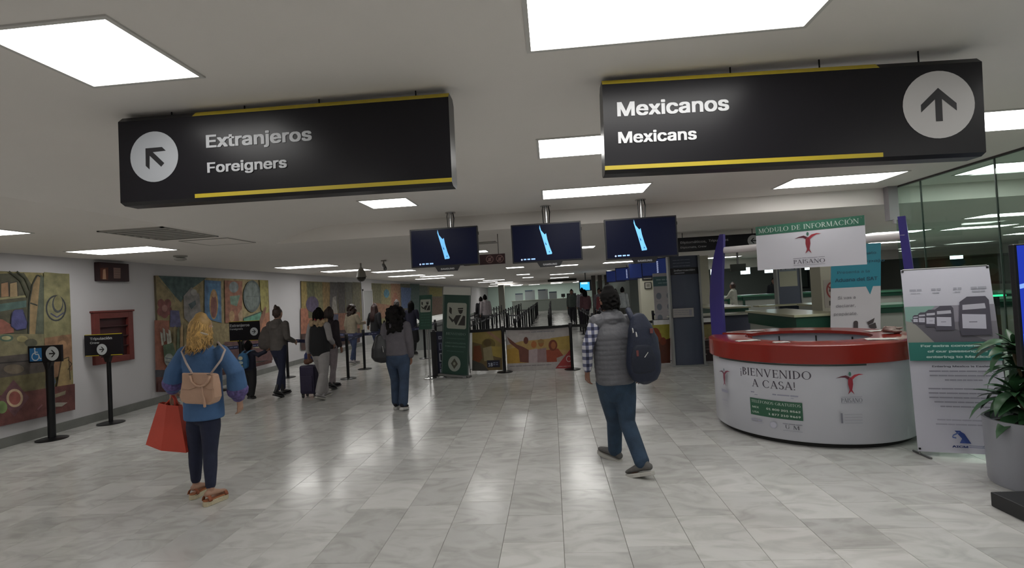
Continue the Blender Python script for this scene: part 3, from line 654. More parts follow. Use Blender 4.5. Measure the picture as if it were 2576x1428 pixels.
# ------------------------------------------------------------------ sign posts along the left wall
def post_sign(x, y, w_, z0, z1, label, art, pole_r=.032, yaw=0., dx=0, yel=None):
    """board faces -Y, turned by yaw; art(P, w, h) draws in board coordinates"""
    t = E('sign_post', label, 'sign post', (x, y, 0))
    G().lathe([(.18, 0), (.18, .012), (.14, .022), (.04, .03)], (x, y, 0), 28).build('base', BLACKM, t, smooth=True)
    G().tube([(x, y, .02), (x, y, z0+.02)], pole_r, 16).build('pole', BLACKM, t, smooth=True)
    G().prism([(x-.03, y-.035, z0-.1), (x+.03, y-.035, z0-.1), (x+.08, y-.035, z0+.05), (x-.08, y-.035, z0+.05)], (0, .05, 0)).build('bracket', BLACK, t)
    u = V((math.cos(yaw), math.sin(yaw), 0)); n = V((math.sin(yaw), -math.cos(yaw), 0)); o = V((x, y, z0))+n*.045-u*(w_/2-dx)
    G().obox(o, u*w_, V((0, 0, z1-z0)), -n*.03).build('board', SIGNB, t, bevel=.004)
    if yel:
        for a, b, zz in yel: G().obox(o+u*a*w_+V((0, 0, zz*(z1-z0)-.004))+n*.002, u*(b-a)*w_, V((0, 0, .01)), -n*.012).build('yellow_strip', YEL, t)
    P = Print(o+n*.001, u); art(P, w_, z1-z0); P.build('lettering', parent=t); return t
def art_wc(P, w, h):
    P.rc(.03, .02, .03+h-.05, h-.03, '2c6fa8'); c = .03+(h-.05)/2
    P.lay(); W2 = 'c3ccd4'; cx, cy, r = c-.005, h*.36, .052
    P.put([[(cx+(r+d)*math.cos(a), cy+(r+d)*math.sin(a)) for a, d in ((q0, .007), (q1, .007), (q1, -.007), (q0, -.007))] for q0, q1 in ((math.radians(100+k*20), math.radians(120+k*20)) for k in range(13))], W2)
    P.el(cx-.005, h*.84, .014, .014, W2, 12).ln([(cx-.005, h*.76), (cx, h*.5), (cx+.045, h*.5), (cx+.07, h*.22), (cx+.09, h*.24)], .016, W2, False).ln([(cx-.003, h*.64), (cx+.04, h*.62)], .012, W2, False)
    arrow(P, w-.13, h/2, .098, math.radians(-90), 'b4b8bb')
def art_crew(P, w, h):
    P.tx('Tripulación', .1, h*.76, .052, 'a9acae', .36, bold=.03).tx('Crew', .1, h*.58, .042, 'a9acae', .15, bold=.03); arrow(P, w*.47, h*.3, .085, math.radians(-90), 'b4b8bb')
def art_ext(P, w, h):
    P.tx('Extranjeros', .02, h*.74, .07, '97999c', .4, bold=.03).tx('Foreigners', .02, h*.58, .045, '97999c', .26, bold=.03); arrow(P, w-.11, h*.45, .08, math.radians(-90), 'b4b8bb')
c = at(110, 1098, Z=0); pw = V((-6.98, c.y*.96, 0))
post_sign(-6.98, 6.5, .5, 1.07, 1.30, 'black sign post with blue wheelchair symbol, beside the first mural', art_wc, .045, .0, -.02)
post_sign(-6.9, 7.35, .62, 1.05, 1.38, 'black sign post reading Tripulación Crew, in front of the red wall niche', art_crew, .03, .0, -.04, [(.02, 1, 1.), (.02, .38, .02), (.7, 1, .02)])
post_sign(-6.15, 9.55, .62, 1.03, 1.41, 'black sign post reading Extranjeros Foreigners, behind the blonde woman', art_ext, .05, 0, 0.1, [(0, 1, 1.), (0, .4, .0), (.6, 1, .0)])
# ------------------------------------------------------------------ belt stanchions
BELTM = mat('navy_belt', '26294a', .6); BELTB = mat('black_belt', '141417', .6)
GREYB = mat('grey_belt', '4c4c50', .6)
def make_post(h=.98):
    r = E('stanchion', '', 'stanchion')
    G().lathe([(.17, 0), (.17, .012), (.12, .022), (.035, .03)], (0, 0, 0), 20).build('base', BLACKM, r, smooth=True)
    G().tube([(0, 0, .02), (0, 0, h-.1)], .032, 12).build('pole', BLACKM, r, smooth=True)
    G().lathe([(.036, h-.11), (.038, h-.1), (.038, h-.01), (.03, h)], (0, 0, 0), 12).build('belt_head', BLACK, r, smooth=True)
    return r
post0 = make_post(); used = [False]
def stanchion(x, y, label, group=None, belts=(), m=None, bw=.05, z=.9, dashes=False):
    if not used[0]: o = post0; used[0] = True
    else: o = copy_tree(post0)
    o.location = (x, y, 0); o['label'] = label
    if group: o['group'] = group
    for (bx, by) in belts:
        a, b = V((x, y, 0)), V((bx, by, 0)); d = (b-a).normalized(); n = V((-d.y, d.x, 0))*.002; g = G(); N = 6
        a += d*.036; b -= d*.036
        rs = []
        for k in range(N+1):
            q = k/N; p = a.lerp(b, q); s_ = -.03*4*q*(1-q)*min(1, (b-a).length/2)
            rs.append([p+n+V((0, 0, z+s_)), p+n+V((0, 0, z+s_-bw)), p-n+V((0, 0, z+s_-bw)), p-n+V((0, 0, z+s_))])
        g.rings(rs); bo = g.build('belt', m or BELTM, o); bo['skip'] = 1
        if dashes:
            P = Print(a-n*1.6+V((0, 0, z-bw*.7)), d)
            L_ = (b-a).length; q = .12
            while q < L_-.3: P.bars(q, -.03*4*(q/L_)*(1-q/L_)*min(1, L_/2), .24, .022, '7a80a4', 3); q += .5
            po = P.build('belt_lettering', parent=o); po['skip'] = 1
    return o
A = dict(p1=(-6.23, 11.39), p2=(-4.54, 10.81), p3=(-4.71, 12.24), p4=(-6.18, 13.45), p0=(-6.9, 9.95))
stanchion(*A['p0'], 'belt post hidden behind the child, first of the foreigners lane', belts=[A['p1']], dashes=True, bw=.075)
stanchion(*A['p1'], 'belt post between the bun-haired woman and the purple suitcase', belts=[A['p2']], dashes=True, bw=.075)
stanchion(*A['p2'], 'nearer of two belt posts left of the grey jacket woman', belts=[A['p3']], dashes=True, bw=.075)
stanchion(*A['p4'], 'belt post behind the woman in pale trousers, near the wall', belts=[(-4.71, 12.24)], dashes=True, bw=.075)
stanchion(*A['p3'], 'farther of two belt posts, beside the dark shoulder bag', belts=[(-3.6, 13.9)], dashes=True, bw=.075)
stanchion(-3.6, 13.9, 'belt post behind the black-haired woman in the grey jacket', belts=[(-3.75, 15.9)])
stanchion(-3.75, 15.9, 'belt post behind the small green sign, by the white desk')
# front barrier
stanchion(-2.57, 10.72, 'belt post at the left end of the poster barrier', belts=[(-1.08, 10.78)], m=BELTB, bw=.055, z=.95)
stanchion(-1.08, 10.78, 'belt post between the two poster banners', belts=[(.36, 10.75)], m=BELTB, bw=.055, z=.95)
stanchion(.36, 10.75, 'belt post right of the group photo banner, by the walking man', belts=[(2.1, 10.7)], m=BELTB, bw=.055, z=.95)
# posters hanging on the barrier
def poster(x0, x1, y, z0, z1, label, paint, frame='1b1b1f'):
    t = E('poster_banner', label, 'poster', ((x0+x1)/2, y, z0))
    G().box(x0, x1, y, y+.02, z0, z1).build('backing', mat('poster_edge', frame, .5), t)
    G().box(x0, x0+.02, y-.003, y+.03, 0.0, z1).build('side_pole', GREY, t); G().box(x1-.02, x1, y-.003, y+.03, 0, z1).build('side_pole', GREY, t)
    P = Print((0, y-.004, 0)); P.rc(x0+.02, z0+.01, x1-.02, z1-.01, 'ffffff'); paint(P); P.build('print', parent=t, m=mat('poster_print', (1, 1, 1), .4, attr=True, noise_amt=.1, nscale=12)); return t
def ap1(P):
    P.px([(1188, 830), (1262, 826), (1264, 930), (1188, 932)], '99844a').px([(1188, 860), (1230, 870), (1262, 900), (1262, 930), (1188, 932)], '6f5c3c')
    P.px([(1215, 828), (1225, 828), (1262, 855), (1262, 865)], 'a07a60').pe(1229, 865, 17, 14, '6f5f2c').pe(1226, 862, 10, 9, '5c4a26').px([(1215, 875), (1236, 870), (1242, 905), (1218, 908)], '9a8e6c').px([(1192, 870), (1208, 868), (1214, 900), (1200, 918), (1190, 905)], '7a4428')
    P.px([(1236, 870), (1262, 872), (1262, 900), (1240, 895)], 'ab9448').px([(1188, 905), (1215, 915), (1230, 932), (1188, 932)], '464440').px([(1225, 906), (1257, 905), (1258, 923), (1226, 924)], '16162c')
    a, b = P.uv(1229, 921); P.tx('18', a, b, .1, 'b8bccc', .09, bold=.03); a, b = P.uv(1241, 918); P.bars(a, b, .1, .02, '7d86a6', 2).bars(a, b+.04, .1, .02, '7d86a6', 2)
def ap2(P):
    P.px([(1275, 829), (1439, 822), (1441, 934), (1276, 936)], 'b9b2b0').px([(1275, 868), (1310, 858), (1439, 846), (1441, 912), (1276, 918)], 'b99a62').px([(1275, 878), (1310, 872), (1320, 910), (1276, 918)], 'b8913e').px([(1385, 850), (1439, 843), (1441, 880), (1390, 878)], 'b59a50')
    P.px([(1275, 846), (1300, 866), (1318, 873), (1330, 880), (1332, 912), (1308, 910), (1305, 880), (1282, 862)], '74453a').pe(1323, 856, 6, 9, '6b3a30')
    P.px([(1330, 880), (1352, 876), (1354, 914), (1330, 914)], 'b7a5a8').pe(1343, 866, 7, 9, 'b4703c').px([(1352, 878), (1374, 874), (1376, 914), (1352, 914)], '9c8284').pe(1361, 862, 7, 10, 'a06a3a').pe(1361, 858, 8, 5, '9a7c4a')
    P.px([(1374, 880), (1404, 876), (1418, 895), (1404, 914), (1376, 914)], '9c4a34').pe(1391, 868, 11, 14, '7d3c28').pe(1392, 868, 6, 9, 'a8663c').px([(1400, 900), (1425, 890), (1425, 912), (1402, 914)], 'a89a92')
    P.px([(1276, 914), (1441, 908), (1441, 934), (1276, 936)], 'b7b1b0').px([(1397, 926), (1439, 872), (1441, 926)], 'a63a3c').pe(1431, 902, 7, 8, 'd4b4b4').pe(1431, 902, 5, 6, 'a63a3c')
    a, b = P.uv(1282, 922); P.bars(a, b, .9, .018, '8a8488', 6); a, b = P.uv(1305, 838); P.bars(a, b, .25, .018, 'a89a9c', 2); a, b = P.uv(1336, 836); P.bars(a, b, .5, .018, '8a8890', 4); a, b = P.uv(1333, 831); P.bars(a, b, .55, .008, '8a8890', 1)
    a, b = P.uv(1405, 922); P.bars(a, b, .28, .014, 'c49a9a', 3)
def ap3(P):
    P.px([(1630, 818), (1684, 815), (1686, 910), (1632, 914)], 'a8a040').px([(1634, 840), (1650, 830), (1662, 838), (1668, 860), (1670, 912), (1630, 914)], '8a4424').pe(1648, 838, 12, 14, '8c3f20').px([(1655, 860), (1686, 850), (1686, 912), (1655, 914)], '5c3020').pe(1668, 858, 8, 10, '7a3820')
def ap4(P):
    P.px([(1750, 812), (1806, 808), (1808, 906), (1752, 910)], '2c1c1c').px([(1755, 817), (1803, 814), (1804, 850), (1756, 853)], '86784c').px([(1758, 822), (1800, 818), (1801, 840), (1760, 842)], '8f8456').px([(1755, 840), (1763, 822), (1767, 836), (1772, 852), (1756, 853)], '6a3024')
    P.px([(1758, 850), (1762, 849), (1766, 856), (1772, 848), (1777, 848), (1768, 862), (1764, 868), (1760, 867), (1764, 860)], 'b08078').px([(1760, 851), (1766, 859), (1773, 850), (1764, 866)], '9a3a30')
    P.ln([(1772, 855), (1800, 853)], .012, 'a89a9a'); a, b = P.uv(1757, 880); P.bars(a, b, .25, .02, '6b5a58', 2); a, b = P.uv(1757, 893); P.bars(a, b, .17, .03, '7c6a68', 1); a, b = P.uv(1757, 872); P.bars(a, b, .4, .008, '5b4a48', 1)
poster(-1.86, -1.12, 10.88, .07, .93, 'golden photo poster with small navy 18 label, left of the middle belt post', ap1)
poster(-1.03, .3, 10.88, .07, .93, 'wide poster of four smiling people with red corner, on the barrier', ap2, '8e8c8c')
poster(2.1, 2.6, 10.88, .07, .95, 'yellow poster with brown figures left of the blue-grey pylon', ap3)
poster(2.95, 3.42, 10.88, .07, .95, 'dark poster with pale Y logo between pylon and purple upright', ap4)
# navy vertical banner at the left end
t = E('poster_banner', 'navy vertical banner with white sideways lettering, left of the green banner', 'poster', (-2.35, 10.62, 0))
G().box(-2.58, -2.1, 10.6, 10.64, .05, .94).build('panel', mat('navy_panel', '161c38', .5), t)
G().box(-2.6, -2.48, 10.57, 10.66, .0, .95).build('black_edge', BLACK, t)
P = Print((0, 10.596, 0)); x_ = -2.44
P.lay(); P.put([[(x_+y*.11, .12+x*.105) for x, y in q] for q in sans('AEROTRAMO')[0][:0]], '9aa0b8')
for z_, h_, c in ((.08, .07, 'a4a8bc'), (.17, .1, '6d7088'), (.31, .18, 'b4b8c4'), (.55, .16, '6a6d88'), (.78, .07, '8f93a8')): P.rc(x_, z_, x_+.07, z_+h_, c).rc(x_+.02, z_+.02, x_+.05, z_+h_-.02, '20243c')
P.build('lettering', parent=t)
# ------------------------------------------------------------------ green customs banners
GRN, CRM, INK = '27483e', 'a8aba0', '2d2a28'
def officer(P, a0, b0, s):
    """customs pictogram in a rounded panel, s = side"""
    P.pl(rrect(a0, b0, a0+s, b0+s*1.22, s*.09), CRM)
    def q(pts): P.pl([(a0+x*s, b0+y*s*1.22) for x, y in pts], INK)
    q([(.12, .84), (.24, .78), (.24, .55), (.14, .6), (.10, .66)]); q([(.55, .80), (.82, .82), (.82, .77), (.55, .75)]); q([(.56, .73), (.82, .74), (.78, .62), (.70, .57), (.62, .61)])
    q([(.1, .5), (.17, .44), (.33, .34), (.47, .52), (.74, .54), (.5, .15), (.46, .15), (.36, .3), (.28, .24), (.1, .42)]); q([(.83, .52), (.94, .5), (.94, .14), (.58, .14)])
t = E('banner_stand', 'tall green BIENVENIDO roll-up banner with black and white customs pictogram', 'banner', (-2.12, 10.25, 0))
ya, tl = math.radians(-14), math.radians(4.5)
u = V((math.cos(ya)*math.cos(tl), math.sin(ya)*math.cos(tl), -math.sin(tl))); v = V((math.sin(tl), 0, math.cos(tl))); v = (v-u*v.dot(u)).normalized(); n = u.cross(v)
o = V((-2.38, 10.42, .09)); W_, H_ = .62, 1.8
G().obox(o-u*.04-V((0, 0, .05))-n*.08, u*(W_+.08), V((0, 0, .05)), n*.16).build('base', GREY, t, bevel=.01)
G().box(o.x+.05, o.x+.12, o.y-.12, o.y+.12, 0, .02).box(o.x+.5, o.x+.57, o.y-.27, o.y-.03, 0, .05).build('foot', GREY, t)
G().obox(o, u*W_, v*(H_-.16), -n*.006).build('sheet', mat('banner_green', GRN, .5), t)
G().obox(o+v*(H_-.16)-u*.01+n*.0002, u*(W_+.02), v*.16, -n*.014).build('white_header', mat('header_white', '9a9a96', .5), t)
G().tube([o-n*.03+u*W_/2-v*.02, o-n*.03+u*W_/2+v*(H_-.05)], .012).build('support_pole', GREY, t)
P = Print(o+n*.001, u, v)
for a in (.008, W_-.03): P.rc(a, 0, a+.02, H_-.17, '5c6a66')
P.rc(0, H_-.16, W_, H_, 'cfcfc8'); officer(P, .1, .94, .44)
P.tx('BIENVENIDO', W_/2, .81, .05, '829a90', .44, serif, al='c').bars(.1, .735, .42, .008, '5f7a6e', 2)
P.tx('LINEA EXCLUSIVA', W_/2, .63, .042, '6f8a80', .46, bold=.01, al='c').tx('PARA MEXICANOS', W_/2, .56, .042, '6f8a80', .46, bold=.01, al='c').bars(.12, .47, .38, .01, '54706a', 5)
P.el(W_/2-.01, .22, .14, .16, '99a098', 28).pl([(W_/2-.01, .33), (W_/2+.07, .22), (W_/2-.01, .11), (W_/2-.09, .22)], '4a4a3e').el(W_/2-.01, .22, .028, .035, '8a8f80', 12)
P.build('print', parent=t)
t = E('sign_post', 'small green customs sign with pictogram on a thin silver post', 'sign post', (-2.71, 10.4, 0))
q = [at(*p, Y=10.3) for p in ((1060, 742), (1092, 742), (1086, 829), (1054, 829))]
x0, x1 = q[3].x, q[2].x; z0, z1 = q[3].z, q[0].z; u = V((1, 0, 0)); v = V((.06, 0, 1)).normalized()
G().lathe([(.14, 0), (.14, .012), (.03, .02)], (x0+.17, 10.36, 0), 20).build('base', CHROME, t, smooth=True)
G().tube([(x0+.17, 10.36, .01), (x0+.17, 10.36, z0+.1)], .018, 12).build('pole', CHROME, t, smooth=True)
G().obox((x0, 10.3, z0), u*(x1-x0), v*(z1-z0), V((0, .03, 0))).build('board', mat('banner_green2', '2a5244', .5), t, bevel=.003)
P = Print((x0, 10.299, z0), u, v); w_ = x1-x0; officer(P, .025, (z1-z0)*.5, w_-.05)
for k in range(5): P.bars(.04, .08+k*.055, w_-.08, .014, '3f6a58', 3)
P.build('print', parent=t)
# ------------------------------------------------------------------ info counter with arch
CX, CY, RR = 2.87, 6.03, 1.0
CW = mat('counter_white', 'b9bac2', .25); CRED = mat('counter_red', '80261f', .22); CTOE = mat('toe_kick', '1b1a1a', .6)
t = E('info_counter', 'round white information counter with red top', 'counter', (CX, CY, 0))
c = (CX, CY, 0)
G().lathe([(.93, 0), (.93, .05), (.85, .05), (.85, 0)], c, 64, cap=False, close=True).build('toe_kick', CTOE, t, smooth=True)
def ringseg(rs, n=72, a0=0, a1=360):
    g = G(); full = abs(a1-a0) >= 360; g.rings([[V((CX+r*math.cos(q), CY+r*math.sin(q), z)) for r, z in rs] for q in (math.radians(a0+(a1-a0)*k/n) for k in range(n if full else n+1))], close=full, cap=not full); return g
ringseg([(RR-.015, .05), (RR, .07), (RR, .82), (RR-.04, .82), (RR-.04, .05)]).build('body', CW, t, smooth=True)
ringseg([(.72, .05), (.72, .97), (.69, .97), (.69, .05)]).build('inner_wall', mat('inner_white', 'a4a6b0', .4), t, smooth=True)
ringseg([(1.035, .82), (1.035, .995), (1.025, 1.0), (.63, 1.0), (.63, .965), (1.01, .965), (1.01, .82)], 84, -215, 130).build('countertop', CRED, t, smooth=True)
ringseg([(1.035, .82), (1.035, .955), (1.025, .96), (.63, .96), (.63, .93), (1.01, .93), (1.01, .82)], 8, 130.3, 144.7).build('lift_flap', CRED, t, smooth=True, label='lowered red flap section')
g = G()
for k in range(5):
    q = math.radians(20+k*35); g.box(CX+.68*math.cos(q)-.006, CX+.68*math.cos(q)+.006, CY+.68*math.sin(q)-.006, CY+.68*math.sin(q)+.006, .3, .93)
g.build('inner_joint', CTOE, t)
# printed wrap
P = Print((0, 0, 0), wrap=((CX, CY), RR), step=.0005)
def arcbar(a0, a1, b0, b1, col, n=40):
    P.lay(); P.put([[(RR*(a0+(a1-a0)*k/n), b0), (RR*(a0+(a1-a0)*(k+1)/n), b0), (RR*(a0+(a1-a0)*(k+1)/n), b1), (RR*(a0+(a1-a0)*k/n), b1)] for k in range(n)], col)
arcbar(-1.5, .06, .795, .812, '45504e')
P.tx('¡BIENVENIDO', -1.12*RR, .665, .08, '4b4650', .7*RR, serif); P.tx('A CASA!', -.98*RR, .555, .078, '4b4650', .42*RR, serif)
P.bars(-1.0*RR, .49, .46*RR, .012, '8f8fa0', 2).bars(-.96*RR, .47, .38*RR, .006, '9b9bac', 1)
arcbar(-1.015, -.51, .26, .435, '28553f', 12)
P.tx('TELÉFONOS GRATUITOS', -1.0*RR, .39, .028, 'b9c4bc', .475*RR, serif)
P.tx('MEX', -.99*RR, .335, .026, 'a8b8ac', .07*RR, bold=.02).tx('01 800 201 8542', -.53*RR, .335, .026, 'c4ccc4', .31*RR, bold=.02, al='r')
P.tx('USA', -.99*RR, .285, .026, 'a8b8ac', .07*RR, bold=.02).tx('1 877 210 9469', -.53*RR, .285, .026, 'c4ccc4', .29*RR, bold=.02, al='r')
P.bars(-1.01*RR, .205, .12*RR, .014, '9494a4', 2).bars(-1.0*RR, .185, .12*RR, .006, 'a0a0b0', 2); P.el(-.78*RR, .19, .035, .035, 'a2a2b0', 24).el(-.78*RR, .19, .026, .026, 'b0b0bc', 20)
P.bars(-.69*RR, .215, .17*RR, .006, '70707c', 3).tx('U', -.67*RR, .17, .036, '55545e', .04, serif).tx('M', -.6*RR, .17, .036, '3c3b44', .055, serif).bars(-.69*RR, .15, .17*RR, .004, '8c8c98', 1)
def paisano(P, a, b, s, word=True, dim=False):
    """figure with raised arms; a,b centre bottom, s total height"""
    R1, R2, G1 = ('8a2634', '5a2230', '3d6a5c') if not dim else ('7a3a4c', '5c3a48', '5a6a70')
    P.el(a, b+s*.9, s*.05, s*.09, G1, 18)
    P.pl([(a-.02*s, b+.76*s), (a-.16*s, b+.84*s), (a-.36*s, b+.8*s), (a-.56*s, b+.72*s), (a-.35*s, b+.75*s), (a-.2*s, b+.74*s), (a-.08*s, b+.66*s)], R2)
    P.pl([(a+.02*s, b+.74*s), (a+.16*s, b+.86*s), (a+.36*s, b+.9*s), (a+.56*s, b+.86*s), (a+.35*s, b+.84*s), (a+.2*s, b+.76*s), (a+.08*s, b+.64*s)], 'a83440' if not dim else R1)
    P.pl([(a, b+.76*s), (a+.09*s, b+.66*s), (a+.1*s, b+.45*s), (a+.05*s, b+.2*s), (a+.13*s, b), (a, b+.14*s), (a-.13*s, b), (a-.05*s, b+.2*s), (a-.1*s, b+.45*s), (a-.09*s, b+.66*s)], R1)
paisano(P, -.1*RR, .53, .215); P.bars(-.19*RR, .505, .18*RR, .004, '8c8c9a', 3).tx('PAISANO', -.1*RR, .455, .04, '5d5c68', .18*RR, serif, al='c').rc(-.19*RR, .445, -.01*RR, .448, '8c8c9a')
for k in range(4): P.rc(-.17*RR, .26+.027*k, -.02*RR, .263+.027*k, '85858f')
P.rc(-.2*RR, .26, -.185*RR, .355, '6c6c78')
paisano(P, -1.36*RR, .5, .2, dim=True); P.bars(-1.43*RR, .43, .13*RR, .03, '9292a2', 1).bars(-1.42*RR, .34, .1*RR, .01, '9c9cac', 1)
for k in range(3): P.rc(-1.42*RR, .28+.027*k, -1.31*RR, .283+.027*k, '9a9aa6')
P.build('printed_wrap', parent=t)
# papers on the counter
def paper(x, y, a, w_, d, label, z=1.0, col='c4c2be'):
    g = G(); m = Matrix.Rotation(a, 3, 'Z'); N = 5; top = []
    for j in range(N+1):
        for i in range(N+1):
            p = m@V(((i/N-.5)*w_, (j/N-.5)*d, 0)); top.append(V((x+p.x, y+p.y, z+.0035+.004*math.sin(i*1.9+j*1.3)**2)))
    bot = [V((p.x, p.y, z+.0005)) for p in top]
    f = [(j*(N+1)+i, j*(N+1)+i+1, (j+1)*(N+1)+i+1, (j+1)*(N+1)+i) for j in range(N) for i in range(N)]
    M = (N+1)**2; g.add(top+bot, f+[tuple(M+k for k in reversed(q)) for q in f]); return tag(g.build('leaflet', mat('paper_'+col, col, .7)), label, 'paper')
for px_, py_, a, w_, d, l in ((1880, 857, .1, .24, .12, 'white leaflet on the red counter top, left front'), (1965, 861, -.1, .15, .1, 'small white note on the front rim of the red counter'), (2216, 853, -.3, .26, .16, 'cream leaflet lying on the right of the red counter'), (2210, 832, .2, .3, .12, 'pale sheet at the back right of the red counter'), (1900, 832, .1, .22, .1, 'pale leaflet at the back left of the red counter')):
    q = at(px_, py_, Z=1.0); dd = V((q.x-CX, q.y-CY, 0)); rr = dd.length; dd = dd*(min(max(rr, .76), .88)/rr); paper(CX+dd.x, CY+dd.y, a, w_, d, l)
g = G(); q = at(2262, 838, Z=1.0); dd = V((q.x-CX, q.y-CY, 0)).normalized()*.82
for k in range(9): g.chain([(V((CX+dd.x, CY+dd.y, 1.012+.004*k))+V((rnd.uniform(-.09, .09), rnd.uniform(-.06, .06), 0)), .05, .012), (V((CX+dd.x, CY+dd.y, 1.02+.006*k))+V((rnd.uniform(-.1, .1), rnd.uniform(-.06, .06), 0)), .03, .01)], n=7)
tag(g.build('paper_bag', mat('crumpled_paper', '9c8a84', .8, bump=.6, bscale=30), remesh=.008, sm=0), 'crumpled brown paper on the right edge of the red counter', 'paper')
# arch: purple uprights, white tube, hanging board
PURP = mat('purple_panel', '332a78', .35)
t = E('kiosk_arch', 'two purple uprights joined by a white tube, behind the counter', 'arch', (3.2, 6.6, 0))
lb, rb = V((2.32, 7.27, 0)), V((4.0, 5.92, 0)); ad = (rb-lb).normalized(); nn = V((ad.y, -ad.x, 0))
def upright(base, zs):
    rs = []
    for k in range(19):
        q = k/18; i = q*(len(zs)-1); j = min(int(i), len(zs)-2); fr = i-j; o_ = zs[j][1]+(zs[j+1][1]-zs[j][1])*fr; wd = zs[j][2]+(zs[j+1][2]-zs[j][2])*fr; z = zs[j][0]+(zs[j+1][0]-zs[j][0])*fr
        c_ = base+ad*o_+V((0, 0, z)); rs.append([c_-ad*wd/2-nn*.04, c_+ad*wd/2-nn*.04, c_+ad*wd/2+nn*.04, c_-ad*wd/2+nn*.04])
    G().rings(rs).build('upright', PURP, t, smooth=True)
upright(lb, [(0, 0, .15), (.5, -.01, .16), (1.0, -.02, .17), (1.4, -.02, .17), (1.75, .01, .16), (2.0, .05, .13), (2.2, .09, .09), (2.32, .115, .05)])
upright(rb, [(0, .04, .075), (.6, .03, .085), (1.2, 0, .085), (1.8, -.035, .08), (2.28, -.06, .07)])
lt = V((2.38, 7.24, 2.1)); rt = V((3.97, 5.95, 2.07))
G().tube([lt, rt], .045, 20).build('tube', mat('white_tube', 'd8d4d4', .15), t, smooth=True)
t = E('hanging_board', 'white board reading Módulo de Información hung on the kiosk tube', 'sign', (3.2, 6.5, 1.78))
BLb = V((2.744, 6.86, 1.785)); BRb = V((3.67, 6.14, 1.77)); u = (BRb-BLb); W_ = u.length; u.normalize(); H_ = .565; v = V((0, 0, 1)); v = (v-u*v.dot(u)).normalized(); n = u.cross(v); BLb = BLb+n*.085
G().obox(BLb, u*W_, v*H_, -n*.012).build('board', mat('board_white', 'cfcfd8', .4), t)
P = Print(BLb+n*.0008, u, v); P.rc(0, H_-.115, W_, H_, '2f6652'); P.tx('MÓDULO DE INFORMACIÓN', .035, H_-.088, .058, 'b9c8c0', W_-.09, serif)
a, b = P.uv(2034, 637); paisano(P, a, b, .265)
P.tx('PAISANO', a, b-.12, .05, '5d5a66', .34, serif, al='c').bars(a-.17, b-.055, .34, .006, '8c8a96', 4).rc(a-.17, b-.14, a+.17, b-.136, '8c8a96')
P.build('print', parent=t)
for q in (.03, W_-.03): G().tube([BLb+u*q+v*H_*.97+n*.003, BLb+u*q+v*H_*.6-n*.1], .006, 6).build('clip', CHROME, t)
# ------------------------------------------------------------------ Aduana banner, pylon, desk behind
TEAL = '1f7486'
t = E('banner_stand', 'teal and white customs declaration banner behind the counter', 'banner', (4.2, 7.9, 0))
TL, TR, BR, BL = [at(*p, Y=7.9) for p in ((2122, 640), (2212, 616), (2204, 822), (2078, 828))]
xb0, xb1 = 4.07, 4.78; hb = 2.06; sx = (4.92-4.78)/1.2
u = V((1, 0, 0)); v = V((.07, 0, 1)).normalized(); o = V((xb0, 7.9, .06))
G().obox(o, u*(xb1-xb0), v*hb, V((0, .006, 0))).build('sheet', mat('banner_white', 'b4b0b4', .5), t)
G().obox(o+V((-.03, -.08, -.06)), u*(xb1-xb0+.06), V((0, .16, 0)), V((0, 0, .06))).build('base', GREY, t)
P = Print(o+V((0, -.001, 0)), u, v); w_ = xb1-xb0
P.rc(0, 1.42, w_, hb, TEAL).pl([(.5, 1.421), (.6, 1.421), (.56, 1.3)], TEAL)
P.tx('Presenta a la', .09, 1.63, .055, '1c4a5c', .46, bold=.01).tx('Aduana del SAT', .06, 1.51, .07, '173e52', .6, bold=.02).tx('equipaje', .3, 1.78, .055, '1c4a5c', .46, bold=.01).tx('formato', .34, 1.9, .055, '1c4a5c', .3, bold=.01)
P.tx('Si vas a', .1, 1.25, .06, '6a666c', .25, bold=.0).tx('declarar,', .07, 1.13, .06, '6a666c', .28, bold=.0).tx('prepárate.', .04, 1.01, .06, '6a666c', .34, bold=.0)
P.pl(rrect(.32, .66, .385, .92, .03), '3c3436').pl([(.51, .89), (.62, .95), (.6, .88), (.53, .85)], '3c3436').pl([(.53, .84), (.63, .88), (.65, .8), (.58, .77)], '3c3436').el(.64, .72, .025, .05, '3c3436')
P.build('print', parent=t)
P = Print((0, 9.046, 0)); x0 = 4.66
t = E('wall_notice', 'red circle no-phones notice on the white pillar', 'notice', (4.8, 9.04, 1.2)); z0, z1 = 1.12, 1.58
P = Print((4.66, 9.044, 1.12)); G().box(4.66, 4.93, 9.045, 9.05, 1.12, 1.6).build('plate', mat('notice_plate', 'aaa39a', .5), t)
P.el(.135, .3, .1, .145, '8c3c3a', 28).el(.135, .3, .075, .115, 'b09c94', 28).pl([(.08, .28), (.19, .25), (.19, .33), (.1, .36)], '3c2a2a').ln([(.07, .37), (.2, .22)], .02, '8c3c3a', False).rc(.07, .04, .2, .12, '3a3834')
P.build('pictogram', parent=t)
